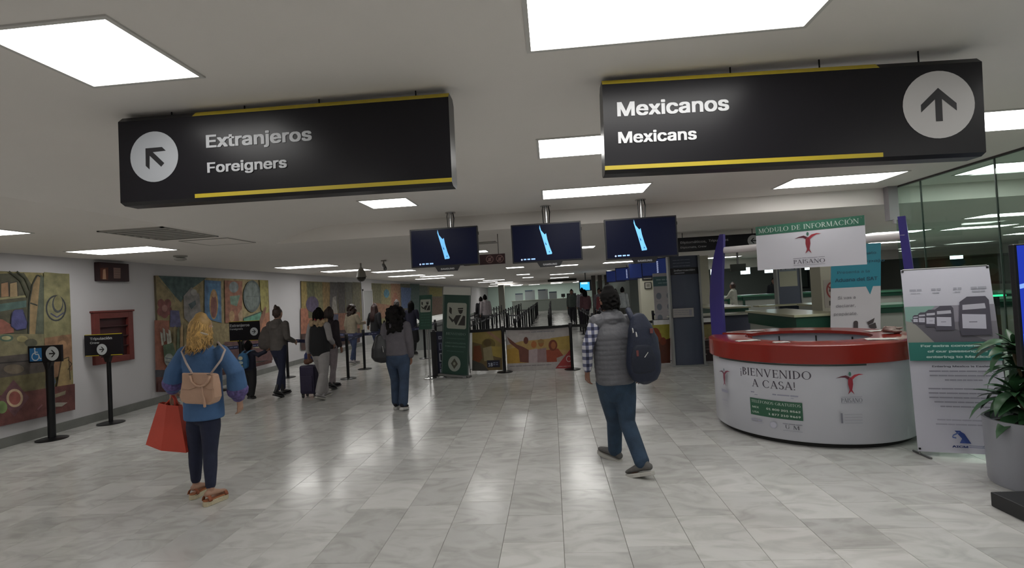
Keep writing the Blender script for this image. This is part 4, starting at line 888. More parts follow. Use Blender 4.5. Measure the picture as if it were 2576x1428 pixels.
# blue-grey information pylon with desk
PGR = mat('pylon_blue_grey', '474e60', .45); PED = mat('pylon_edge', '8d8f8e', .4)
t = E('info_pylon', 'tall blue-grey curved pylon reading Información, right of the walking man', 'pylon', (2.72, 10.6, 0))
def slab(z0, z1, xo, m, nm, w0=.58, th=.12, yy=10.55, bow=.07):
    rs = []
    for z in (z0, z1):
        x_ = 2.72+xo; r = []
        for k in range(9): q = k/8; r.append(V((x_-w0/2+w0*q, yy-bow*math.sin(math.pi*q), z)))
        for k in range(9): q = 1-k/8; r.append(V((x_-w0/2+w0*q, yy+th, z)))
        rs.append(r)
    return G().rings(rs).build(nm, m, t, smooth=True)
slab(.02, 2.24, 0, PGR, 'panel')
for s_ in (-1, 1): G().box(2.72+s_*.3-.018, 2.72+s_*.3+.018, 10.5, 10.68, 0, 2.24).build('edge_post', PED, t)
slab(0, .03, 0, PED, 'foot', .7, .25, 10.45)
P = Print((2.43, 10.475, 0)); slab(1.86, 2.0, 0, mat('pylon_black', '15161e', .4), 'name_band', .585, .02, 10.54, .075)
P = Print((2.43, 10.462, 0)); P.tx('Información', .07, 1.93, .05, 'a9adb4', .42, bold=.03).bars(.08, 1.885, .2, .018, '9094a0', 1)
for k in range(3): P.bars(.06, 2.03+k*.06, .34, .012, '7c8094', 4)
P.build('lettering', parent=t)
t2 = tag(Print((2.42, 10.44, 0)).rc(.01, 1.0, .42, 1.18, 'a39e9c').bars(.03, 1.13, .36, .012, '85858e', 5).bars(.03, 1.09, .34, .012, '85858e', 5).bars(.03, 1.05, .3, .012, '85858e', 4).rc(.33, 1.03, .38, 1.15, '8d8d98').build('sheet'), 'pale printed sheet propped on the pylon shelf', 'paper')
t = E('info_desk', 'rounded pale desk top on a curved blue-grey front, behind the pylon', 'desk', (3.5, 10.9, 0))
rs = [[V((3.45+1.0*math.cos(q), 11.12+.36*math.sin(q), z)) for q in (2*math.pi*k/40 for k in range(40))] for z in (.965, 1.0)]
G().rings(rs).build('desk_top', mat('desk_cream', 'a8a89c', .2), t, smooth=True, bevel=.008)
rs = [[V((3.78+.55*math.cos(q), 11.35+.4*math.sin(q), z)) for q in (math.pi*(1+k/16) for k in range(17))]+[V((3.78+.53*math.cos(q), 11.35+.38*math.sin(q), z)) for q in (math.pi*(2-k/16) for k in range(17))] for z in (0, .965)]
G().rings(rs).build('front_panel', mat('desk_blue_grey', '3c4154', .5), t, smooth=True)
for x_ in (2.75, 3.1): G().tube([(x_, 11.0, 0), (x_, 11.0, .965)], .025).build('leg', PED, t, smooth=True)
# ------------------------------------------------------------------ queue lanes
FARP = [(1.0, 25.), (1.4, 23.2), (1.45, 22.1), (2.05, 21.), (2.2, 23.5), (2.95, 21.3), (2.75, 22.), (-2.8, 21.2), (-3.05, 21.7)]
lanes = [(-3.3, 14, 34), (-2.2, 12.5, 36), (-1.07, 14.0, 38), (-.1, 15.2, 40), (1.12, 13.4, 38), (1.75, 17.5, 34), (2.45, 19, 26)]
nm = ['leftmost', 'second', 'third', 'centre', 'first right', 'second right', 'outer right']
for (lx, y0, y1), nn_ in zip(lanes, ('leftmost queue line', 'second queue line from the left', 'queue line edging the left open aisle', 'dense dark line between the two open aisles', 'queue line right of the open aisles', 'line behind the walking man', 'line left of the pylon')):
    y = y0; st_ = 1.45; pts = []
    while y < y1:
        if all((lx-a)**2+(y-b)**2 > .4**2 for a, b in FARP): pts.append((lx+rnd.uniform(-.03, .03), y))
        y += st_*(.62 if lx == -.1 else 1)
    for k, p in enumerate(pts):
        stanchion(*p, 'black belt post in the '+nn_, 'belt posts of the '+nn_, belts=[pts[k+1]] if k+1 < len(pts) and pts[k+1][1]-p[1] < 1.6 else (), m=GREYB)
for k, (x0, x1, y) in enumerate(((-3.3, -2.2, 12.6), (-2.2, -1.07, 18.5), (-3.3, -2.2, 19.6), (-2.2, -1.07, 24.))):
    stanchion(x0+.55, y, ('belt post on a cross belt close behind the barrier', 'belt post on the second cross belt of the left lanes', 'belt post on the third cross belt of the left lanes', 'belt post on the farthest cross belt of the left lanes')[k], belts=[(x1, y+.02)], m=GREYB)
for k in range(4):
    y = 13.2+k*1.7; stanchion(-2.75, y, 'black belt post between the two left queue lines', 'belt posts between the left queue lines', belts=[(-2.75, y+1.7)] if k < 3 else (), m=GREYB)
for k in range(4): stanchion(3.4-.2*k, 13.2+.4*k, 'belt post of the short run in front of the white notice banner', 'belt posts by the white notice banner', belts=[(3.4-.2*k-.2, 13.6+.4*k)] if k < 3 else (), dashes=False)
# slumped dark belt covers in the centre line
# ------------------------------------------------------------------ right: blue hanging screens, notices, white banner
for k, (x_, y) in enumerate(((3.15, 15.2), (3.1, 17.4), (3.05, 20.6), (3.0, 23.6))):
    t = E('hanging_screen', ('nearest', 'second', 'third', 'farthest')[k]+' of four small navy hanging screens beyond the walking man', 'screen', (x_, y, 2.0))
    a = math.radians(-38); u = V((math.cos(a), math.sin(a), 0)); n = V((math.sin(a), -math.cos(a), 0)); o = V((x_, y, 1.95))-u*.5
    G().obox(o, u*1.0, V((0, 0, .54)), -n*.06).build('casing', mat('navy_casing', '171b33', .4), t)
    P = Print(o+n*.001+V((0, 0, 0)), u); P.rc(.03, .03, .97, .51, '1a2348'); P.lay(); 
    for j in range(6): P.rc(.5, .1+j*.06, .55, .14+j*.06, 'a4acc8')
    P.build('display', LIT, t)
    G().tube([(x_+.05, y+.1, 2.45), (x_+.05, y+.1, ZL)], .015, 8).build('pole', GREY, t)
t = E('wall_notice', 'upper framed notice on the white pillar behind the walking man', 'notice', (3.5, 18.99, 1.9))
G().box(3.38, 3.75, 18.95, 19.0, 1.9, 2.22).build('frame', BLACK, t); Print((3.42, 18.948, 1.94)).rc(0, 0, .29, .24, '8c8a80').rc(.08, .06, .2, .18, '55544c').build('print', parent=t)
t = E('wall_notice', 'lower small framed notice on the white pillar behind the walking man', 'notice', (3.5, 18.99, 1.6))
G().box(3.45, 3.7, 18.95, 19.0, 1.58, 1.82).build('frame', BLACK, t); Print((3.475, 18.948, 1.605)).rc(0, 0, .2, .19, 'a09e94').rc(.04, .04, .16, .15, '77766c').build('print', parent=t)
t = E('banner_stand', 'white banner with teal header and round icons left of the pylon', 'banner', (3.2, 13.2, 0))
G().box(2.62, 3.12, 13.2, 13.22, .1, 1.98).build('sheet', mat('banner_white', 'b4b0b4', .5), t); G().box(2.6, 3.14, 13.15, 13.28, 0, .08).build('base', GREY, t)
P = Print((2.62, 13.198, .1)); P.rc(0, 1.55, .5, 1.8, '4c6a70').bars(.08, 1.7, .34, .03, '8ea4a8', 3).bars(.12, 1.62, .25, .02, '8ea4a8', 2)
for x_ in (.12, .38):
    for z_ in (1.3, 1.02, .74): P.el(x_, z_, .065, .085, '7d8490', 18).bars(x_-.08, z_-.14, .16, .012, 'a0a0a8', 2)
P.build('print', parent=t)
t = E('terminal_post', 'slim black terminal on a post between pillar and white banner', 'terminal', (3.6, 15.9, 0))
G().lathe([(.18, 0), (.18, .02), (.04, .03)], (3.35, 15.9, 0), 20).build('base', BLACKM, t); G().box(3.27, 3.43, 15.88, 15.93, .03, 1.35).build('column', BLACK, t); G().box(3.22, 3.48, 15.84, 15.88, .95, 1.3).build('console', BLACKM, t)
# far lit screen and far end
t = E('hanging_screen', 'bright cyan screen hanging far away above the standing group', 'screen', (1.75, 27, 1.8))
G().box(1.5, 2.15, 27, 27.1, 1.62, 2.2).build('casing', BLACK, t); Print((1.55, 26.99, 1.66)).rc(0, 0, .5, .42, '2f9fd0').rc(.05, .32, .4, .42, 'a8e8ff').build('display', mat('lit_screen_bright', (1, 1, 1), .3, attr=True, emit=1.3), t)
G().tube([(1.85, 27.05, 2.2), (1.85, 27.05, ZL)], .03).build('pole', BLACKM, t)
t = E('check_desk', 'long pale counter at the far end of the queue lanes', 'counter', (0, 46, 0))
G().box(-3.6, 3.6, 46, 46.8, 0, 1.0).build('front', mat('far_counter', '8c948c', .4), t); G().box(-3.7, 3.7, 45.95, 46.9, 1.0, 1.05).build('counter_top', mat('far_top', 'a8b0a4', .3), t)
for k, x_ in enumerate((-3.3, -2.4, -1.2, -.2)):
    t = E('booth_screen', ('first', 'second', 'third', 'fourth')[k]+' pale booth panel on the far counter', 'panel', (x_, 46.3, 1.05))
    G().box(x_, x_+(.9 if k in (1, 2) else .7), 46.3, 46.4, 1.05, 1.95-(.25 if k in (0, 3) else 0)).build('panel', mat('booth_pale', 'a5adb0', .4), t); G().box(x_, x_+.7, 46.28, 46.3, 1.85-(.25 if k in (0, 3) else 0), 1.95-(.25 if k in (0, 3) else 0)).build('header', mat('booth_header', '4a5a6a', .5), t)
for k in range(3):
    t = E('monitor', ('left', 'middle', 'right')[k]+' dark monitor on the far counter', 'monitor', (.9+.5*k, 46.3, 1.05))
    G().box(.9+.5*k, 1.25+.5*k, 46.3, 46.35, 1.15, 1.45).build('screen', BLACK, t); G().box(1.05+.5*k, 1.1+.5*k, 46.3, 46.35, 1.05, 1.15).build('stand', BLACK, t)
t = E('white_desk', 'low white desk along the murals behind the green signs', 'desk', (-4.4, 18, 0))
G().box(-5.2, -3.95, 16.2, 24, .0, .82).build('body', mat('desk_body', '8e9290', .5), t); G().box(-5.25, -3.9, 16.1, 24.1, .82, .9).build('worktop', mat('desk_white', 'c0c2c0', .3), t)
# ------------------------------------------------------------------ right hall counters
GT = mat('counter_green', '1e4436', .3); GC = mat('counter_cream', 'a7a68c', .25); GWH = mat('counter_grey_white', 'a0a49c', .4)
for a, b, l in ((8.05, 9.9, 'cream-topped counter with dark green band, right behind the red counter'), (11.7, 14., 'cream-topped green counter beyond the pylon desk, left of the purple upright')):
    t = E('customs_counter', l, 'counter', (4.1, (a+b)/2, 0))
    G().box(3.72, 4.35, a, b, 0, .86).build('body', GWH, t)
    G().box(3.7, 4.38, a-.02, b+.02, .86, 1.06).build('green_band', GT, t); G().box(3.66, 4.42, a-.05, b+.05, 1.06, 1.1).build('counter_top', GC, t, bevel=.006)
def far_counter(x0, x1, y0, y1, z, label, top=GT, leg=True):
    t = E('inspection_counter', label, 'counter', ((x0+x1)/2, (y0+y1)/2, 0))
    G().box(x0+.1, x1-.1, y0+.1, y1-.1, 0, z-.18).build('body', GWH, t); G().box(x0, x1, y0, y1, z-.06, z).build('counter_top', mat('green_top', '4a7a62', .25), t); G().box(x0+.03, x1-.03, y0+.03, y1-.03, z-.18, z-.06).build('band', top, t)
    if leg:
        for x_ in (x0+.05, (x0+x1)/2, x1-.1): G().box(x_, x_+.07, y0+.0, y0+.06, 0, z-.06).build('leg', GT, t)
far_counter(5.3, 8.2, 20., 21., 1.12, 'green-topped counter left of the purple upright, far hall')
far_counter(6.9, 9.6, 19., 20., 1.15, 'green-topped counter beside the person in pale jacket')
far_counter(9.8, 13., 17., 18., 1.12, 'green-topped counter behind the seated clerk')
far_counter(11.0, 14, 13.5, 14.5, 1.05, 'green-topped counter seen left of the teal banner')
far_counter(6.2, 10.5, 11.5, 12.4, .98, 'pale counter behind the glass wall')
t = E('work_table', 'pale table with blue-grey front near the seated clerk', 'table', (7.4, 12.9, 0))
G().box(6.5, 8.0, 13.2, 14.0, .93, .98).build('table_top', GC, t); G().box(6.62, 7.7, 13.25, 13.3, .2, .93).build('front_panel', PGR, t)
for x_ in (6.52, 7.93): G().box(x_, x_+.05, 13.25, 13.95, 0, .93).build('side_panel', GWH, t)
t = E('info_pylon', 'smaller blue-grey pylon with a pinned poster, in the far hall', 'pylon', (6.9, 14.2, 0))
G().box(6.3, 6.9, 14.6, 14.75, .1, 2.2).build('panel', PGR, t)
for x_ in (6.27, 6.9): G().box(x_, x_+.04, 14.58, 14.78, 0, 2.25).build('edge_post', PED, t)
P = Print((6.35, 14.595, 1.45)); P.rc(0, 0, .48, .7, 'a5a492').rc(.01, .42, .47, .69, '77808c')
for k in range(7): P.el(.06+k*.06, .52+.05*(k % 2), .03, .06, ('2c3038', '8a8c94', '3c4048')[k % 3], 10)
P.build('poster_print', parent=t); G().box(5.6, 7.6, 14.2, 14.6, .93, .97).build('shelf', GC, t)
t = E('wall_poster', 'dark framed picture on the far hall wall', 'picture', (14, 33.9, 1.5))
FRK = BLACK
G().box(14.6, 16.6, 33.92, 34.0, 1.0, 2.35).build('frame', BLACK, t); Print((14.7, 33.91, 1.1)).rc(0, 0, 1.8, 1.15, '4a544e').rc(.5, .2, 1.3, .6, '8a8480').el(.9, .8, .3, .25, '2e3432').build('print', parent=t)
for k, (x_, y, z) in enumerate(((7.0, 22.5, 2.0), (9.0, 24.5, 2.0), (10.1, 24.5, 2.), (11.2, 23., 2.02), (12.4, 21.5, 2.05), (16.5, 22, 2.1))):
    t = E('pendant_lamp', ('first', 'second', 'third', 'fourth', 'fifth', 'last')[k]+' bright square pendant lamp over the far hall, from the left', 'lamp', (x_, y, z))
    G().box(x_, x_+.36, y, y+.2, z, z+.34).build('shade', mat('pendant_glow', (.7, .95, 1), .4, emit=4, ecol=(.75, .97, 1)), t); G().tube([(x_+.18, y+.1, z+.34), (x_+.18, y+.1, ZL)], .01, 6).build('rod', GREY, t)
t = E('hanging_screen', 'small dark hanging screen under the diplomats sign', 'screen', (5.9, 16, 2.)); G().box(5.55, 6.0, 16, 16.08, 1.98, 2.2).build('casing', mat('dim_screen', '3c423e', .4), t); G().box(5.75, 5.8, 16.02, 16.06, 2.2, ZL).build('pole', GREY, t)
for k, (a, b) in enumerate(((16.5, 21.5), (24.5, 30.))):
    t = E('wall_picture', ('large dark framed picture seen through the glass wall', 'dark framed picture between teal banner and the right purple upright')[k], 'picture', (XR, (a+b)/2, .9))
    G().box(XR-.06, XR, a, b, .9, 2.3).build('frame', BLACK, t)
    P = Print((XR-.062, b, .9), (0, -1, 0)); w_ = b-a; P.rc(.15, .12, w_-.15, 1.28, '39443d').pl([(w_*.3, .2), (w_*.55, .2), (w_*.62, .7), (w_*.5, 1.0), (w_*.36, .75)], '8a8a82').el(w_*.75, .7, w_*.1, .3, '4f5f58'); P.build('picture', parent=t)
for k, (a, y_, b) in enumerate(((7.7, 8.8, .62), (9.2, 10.6, .8))):
    t = E('partition_panel', ('nearer', 'farther')[k]+' blue-grey free-standing panel behind the glass wall', 'panel', (a, y_, 0))
    G().box(a, a+b, y_, y_+.06, .08, 2.05).build('panel', PGR, t)
    for x_ in (a-.03, a+b): G().box(x_, x_+.03, y_-.02, y_+.08, 0, 2.08).build('edge_post', PED, t)
q = at(2513, 743, Y=7.2); t = E('light_strip', 'short glowing green strip behind the glass, beside the blue screen', 'light', q)
G().box(q.x-.09, q.x+.09, 7.2, 7.24, q.z-.012, q.z+.012).build('strip', mat('green_glow', (.05, .9, .4), .4, emit=1.2), t); G().box(q.x-.02, q.x+.02, 7.22, 7.26, 0, q.z-.012).build('stand', BLACK, t)
# ------------------------------------------------------------------ right: leaning banner, plant, totem
t = E('banner_stand', 'white banner about extra passenger convenience with kiosk photo', 'banner', (3.53, 4.75, 0))
B0, B1 = V((3.21, 4.84, .04)), V((3.86, 4.645, .04)); u = (B1-B0); W_ = u.length; u.normalize(); T0 = at(2255, 680, Y=5.0); T1 = at(2467, 668, Y=4.83)
v = ((T0+T1)/2-(B0+B1)/2); H_ = v.length; v.normalize(); v = (v-u*v.dot(u)).normalized(); n = u.cross(v); W2 = (T1-T0).length
WB = W_/2; off = 0.0
# sheet (slightly wider at the top, as its hooks are pulled out)
mid = (B0+B1)/2
def S(a, b): return mid+u*((a-.5)*(W_+(W2-W_)*b*.6))+v*(b*H_)
G().prism([S(0, 0), S(1, 0), S(1, 1), S(0, 1)], -n*.004).build('sheet', mat('banner_white2', 'bdbcc8', .45), t)
class SP(Print):
    def P(s, a, b, k): return S(a, b)+n*(.001+k*.0005)
P = SP(mid, u, v)
for k, (a, wd) in enumerate(((.08, .14), (.33, .11), (.58, .09), (.77, .17))): P.bars(a, .875, wd, .012, '9a9aa6', 2).bars(a+.01, .86, wd-.03, .006, 'a4a4b0', 2)
P.rc(0, .63, 1, .79, '8c8894').rc(0, .59, 1, .7, '77737c').pl([(.0, .79), (.35, .79), (.2, .72), (0, .7)], '7fa098').pl([(0, .59), (.35, .59), (.08, .7), (0, .71)], '8f8d88').pl([(.05, .72), (.55, .66), (.9, .59), (.3, .59)], '5d5a63')
def kiosk(a, b, s):
    P.pl([(a, b), (a-.01*s, b+.06*s), (a+.02*s, b+.165*s), (a+.1*s, b+.19*s), (a+.28*s, b+.19*s), (a+.31*s, b+.17*s), (a+.3*s, b)], '4b4854').pl([(a+.04*s, b+.125*s), (a+.27*s, b+.13*s), (a+.265*s, b+.155*s), (a+.045*s, b+.15*s)], 'b2b0bc').pl([(a+.02*s, b+.035*s), (a+.25*s, b+.03*s), (a+.26*s, b+.1*s), (a+.03*s, b+.105*s)], 'b8b6c4').rc(a+.09*s, b+.063*s, a+.17*s, b+.067*s, '6a6874')
for a, b, s in ((.08, .695, .25), (.14, .69, .35), (.22, .675, .5), (.33, .655, .7), (.6, .625, 1.1)): kiosk(a, b, s)
P.rc(0, .49, 1, .59, '2e7068')
for k, (s_, w_) in enumerate((('For extra convenience', .78), ('of our passengers', .64), ('entering to Mexico', .68))): P.tx(s_, .53, .565-k*.03, .016, 'a9c4c0', w_, bold=.05, al='c')
P.tx('Entering Mexico is Easier', .55, .455, .012, '55535f', .62, bold=.04, al='c')
for k, w_ in enumerate((.72, .72, .4, 0, .78, .78, .78, .68, .56, 0, 0, .66, .7)):
    if w_: P.bars(.56-w_/2, .43-k*.0235, w_, .007, '84828f' if k < 10 else '9c9aa8', 7)
P.pl([(.42, .105), (.5, .105), (.44, .055), (.56, .055), (.45, .12)], '3c4f8c').pl([(.4, .12), (.46, .12), (.56, .055), (.51, .055)], '2c3f7c').ln([(.45, .112), (.38, .095), (.37, .085), (.41, .082)], .008, '5a6a9c', False)
P.tx('AICM', .36, .032, .014, '2f3a6a', .16, bold=.05).bars(.53, .042, .3, .003, '6a7090', 1).bars(.53, .034, .27, .003, '6a7090', 1)
P.build('print', parent=t)
for a in (0.02, .98): G().tube([S(a, -.015)-n*.01, S(a, 1.0)-n*.01], .008, 8).build('side_rod', GREY, t)
G().tube([S(0.02, 1), S(.98, 1)], .006, 8).build('top_rod', GREY, t)
for a, b in ((.02, .985), (.98, .985), (.02, .01), (.98, .01)): G().obox(S(a, b)-u*.008, u*.016, v*.016, n*.006).build('eyelet', BLACKM, t)
G().tube([S(.5, .9)-n*.015, (S(.5, 0).x+.1, S(.5, 0).y+.5, .0)], .01, 8).build('rear_leg', GREY, t)
for a in (.05, .95): G().tube([(S(a, 0).x, S(a, 0).y-.1, .01), (S(a, 0).x, S(a, 0).y+.12, .01)], .01, 8).build('foot', GREY, t)
# plant in a grey pot
PX, PY = 3.56, 4.12
t = E('planter', 'grey round planter standing at the right picture edge', 'planter', (PX, PY, 0))
G().lathe([(.26, 0), (.27, .02), (.28, .46), (.285, .5), (.265, .5), (.26, .44), (.05, .43)], (PX, PY, 0), 40, cap=True).build('pot', mat('planter_grey', '8d8e96', .35), t, smooth=True)
G().lathe([(.255, .435), (.2, .455), (.05, .46)], (PX, PY, 0), 24).build('soil', mat('soil', '2d231c', .9, bump=.6, bscale=25), t)
LEAFM = mat('leaf_green', '2f5234', .35, noise_amt=.35, nscale=5)
t = E('potted_plant', 'broad-leaved green plant growing in the grey planter', 'plant', (PX, PY, .45))
trunks = [((0, 0), (-.05, .04, 1.05)), ((.04, .02), (.1, .05, .9)), ((-.05, -.03), (-.12, -.04, .7))]
def leaf_mesh(L, w_, droop, curl):
    g = G(); N = 7; up = []; 
    for k in range(N+1):
        q = k/N; x_ = L*q*math.cos(droop*q*.5); z_ = L*(.35*q-droop*.62*q*q); ww = w_*math.sin(math.pi*min(1, q*.92+.08))**.8*(1-.25*q)
        up.append([V((x_, -ww, z_+ww*curl)), V((x_, 0, z_)), V((x_, ww, z_+ww*curl))])
    vs = [p for r in up for p in r]; f = []
    for k in range(N):
        a = k*3; f += [(a, a+1, a+4, a+3), (a+1, a+2, a+5, a+4)]
    off_ = len(vs); vs += [p-V((0, 0, .0015)) for p in vs]; f += [tuple(off_+i for i in reversed(q)) for q in list(f)]
    g.add(vs, f); return g
protos = [leaf_mesh(*a).build('leaf', LEAFM, t, local=True, smooth='all') for a in ((.3, .05, .9, .3), (.26, .042, .5, .4), (.34, .055, 1.25, .2), (.2, .035, .2, .5))]
for p in protos: p.location = (0, 0, -5)
nl = 0
for (bx, by), (tx, ty, tz) in trunks:
    pts = [V((PX+bx+(tx-bx)*q+.02*math.sin(q*5), PY+by+(ty-by)*q, .44+(tz-.44)*q)) for q in (k/6 for k in range(7))]
    G().tube(pts, [.016-.001*k for k in range(7)], 8).build('stem', mat('plant_stem', '5b5138', .7), t, smooth=True)
    for lv, (z_, cnt) in enumerate(((tz, 15), (tz-.07, 14), (tz-.18, 8), (tz-.36, 5))):
        for k in range(cnt):
            a = 2*math.pi*k/cnt+rnd.uniform(-.3, .3); q = (z_-.44)/(tz-.44); base = V((PX+bx+(tx-bx)*q, PY+by+(ty-by)*q, z_))
            src = protos[3] if lv == 0 and k % 3 == 0 else protos[(k+lv) % 3]
            if nl < 4: o = protos[nl]
            else: o = src.copy(); COL.objects.link(o); o.parent = t
            nl += 1
            o.location = base-V(t.location); o.rotation_euler = (rnd.uniform(-.3, .3), -.5+.5*lv if k % 3 == 0 and lv == 0 else rnd.uniform(-.3, .35), a); s_ = rnd.uniform(.8, 1.15)*(.8 if lv == 0 else 1); o.scale = (s_,)*3
# totem display
t = E('display_totem', 'black base and blue lit screen cut by the right picture edge', 'display', (3.4, 3.6, 0))
c0 = at(2533, 1255, Z=.1); c1 = at(2536, 1298, Z=0)
G().box(c0.x, c0.x+.8, 3.2, 3.78, 0, .1).build('base', mat('totem_black', '1f1f22', .5), t, bevel=.008)
sx0 = at(2563, 760, Y=3.62).x
G().box(sx0-.01, sx0+.62, 3.62, 3.66, .98, 1.8).build('casing', BLACK, t, bevel=.006); G().box(sx0+.1, sx0+.5, 3.63, 3.68, .1, 1.0).build('column', BLACK, t)
P = Print((sx0+.01, 3.619, 1.0)); P.rc(0, 0, .6, .79, '1b2f9c').rc(0, 0, .6, .12, '5a8ec8').pl([(0, .5), (.6, .62), (.6, .66), (0, .53)], '7d9fe0').pl([(0, .12), (.6, .2), (.6, .3), (0, .2)], '2a55b8'); P.build('display', mat('lit_screen_blue', (1, 1, 1), .3, attr=True, emit=.9), t)
# ------------------------------------------------------------------ people
def cloth(name, col, rough=.85, na=.12, ns=14, bump=.25, bs=90): return mat(name, col, rough, noise_amt=na, nscale=ns, bump=bump, bscale=bs)
SK1 = mat('skin_light', 'a07c68', .55); SK2 = mat('skin_tan', '7a5646', .55)
DENIM = cloth('denim_dark', '1d2238', ns=20); JEAN = cloth('denim_blue', '353f5c', ns=9, na=.25); JEAN2 = cloth('denim_teal_blue', '23364a', ns=9, na=.25)
HBLK = mat('hair_black', '0b0909', .85, spec=.2, noise_amt=.3, nscale=30); HBRN = mat('hair_brown', '2c1d18', .5, noise_amt=.35, nscale=30); HBLD = strands(mat('hair_blonde', 'a8854c', .5, noise_amt=.3, nscale=20)); strands(HBRN); strands(HBLK, .6, 2.2)
SOLEW = mat('sole_white', 'a8a6a0', .6); BLKC = cloth('black_cloth', '141418', bump=.2)
def lerp_prof(prof, f): return prof
def std(x, y, h, rz, arms=(None, None), stride=.1, hipw=.09, shw=.18, lean=0., swayx=0.):
    """joints of a standing or walking figure; arms: (elbow, wrist) offsets from the shoulder in local metres at h=1.7"""
    k = h/1.7; m = Matrix.Rotation(rz, 3, 'Z'); o = V((x, y, 0))
    def W(a, b, c): return o+m@V((a*k+swayx*c, b*k+lean*c, c*k))
    J = dict(k=k, f=m@V((0, 1, 0)), s=m@V((1, 0, 0)))
    J['hpL'], J['hpR'] = W(-hipw, 0, .9), W(hipw, 0, .9)
    J['knL'], J['knR'] = W(-hipw, stride*.75+.03, .49), W(hipw, -stride*.35+.03, .49)
    J['anL'], J['anR'] = W(-hipw*.9, stride, .09), W(hipw*.9, -stride, .09+abs(stride)*.25)
    J['dL'] = (m@V((0, 1, .08 if stride > .12 else 0))).normalized(); J['dR'] = (m@V((0, 1, -abs(stride)*2.2))).normalized()
    J['shL'], J['shR'] = W(-shw, 0, 1.39), W(shw, 0, 1.39); J['nk'] = W(0, 0, 1.45); J['hd'] = W(0, .02, 1.585)
    for S, sg, a in (('L', -1, arms[0]), ('R', 1, arms[1])):
        a = a or ((.05, -.03, -.27), (.05, .05, -.51))
        J['el'+S] = W(sg*(shw+a[0][0]), a[0][1], 1.39+a[0][2]); J['wr'+S] = W(sg*(shw+a[1][0]), a[1][1], 1.39+a[1][2])
    return J
def hand(g, wr, d, palm_n, k, curl=.5, side=1):
    d = d.normalized(); n = (palm_n-d*palm_n.dot(d)).normalized(); w = d.cross(n)*side   # w towards the thumb
    g.chain([(wr-d*.02*k, .026*k, .02*k), (wr+d*.03*k, .034*k, .016*k), (wr+d*.085*k, .04*k, .014*k)], side=w, n=10)
    for i, (o, L) in enumerate(((.031, .07), (.0105, .08), (-.0105, .074), (-.031, .058))):
        p = wr+d*.088*k+w*o*k; q = d; pts = [(p-d*.02*k, .0095*k, .0095*k)]
        for s_, fr in enumerate((.45, .3, .25)):
            a = curl*(.5+.5*s_); q = (q*math.cos(a)+n*math.sin(a)).normalized(); p = p+q*L*fr*k+w*(.002*(1.5-i))*k; pts.append((p, (.009-.0008*s_)*k, (.009-.0008*s_)*k))
        g.chain(pts, side=w, n=8)
    p = wr+d*.02*k+w*.025*k; q = (d*.75+w*.6+n*.3).normalized(); p2 = p+q*.045*k; q2 = (d*.9+w*.15+n*.4).normalized()
    g.chain([(p, .013*k, .012*k), (p2, .011*k, .011*k), (p2+q2*.03*k, .0095*k, .0095*k)], side=n, n=8)
def limb(a, b, c, prof):
    """prof: (t, r[, ry]) with t 0..1 over a-b, 1..2 over b-c"""
    o = []
    for q in prof:
        t, r = q[0], q[1]; ry = q[2] if len(q) > 2 else r
        p = a.lerp(b, t) if t <= 1 else b.lerp(c, t-1); o.append((p, r, ry))
    return o
def torso(J, prof):
    hp = (J['hpL']+J['hpR'])/2; k = J['k']; hs = (J['hpR']-J['hpL']); ss = (J['shR']-J['shL']); o = []
    return [(hp.lerp(J['nk'], t), rx*k, ry*k) for t, rx, ry in prof], ((hs.normalized()+ss.normalized())*V((1, 1, 0))).normalized()
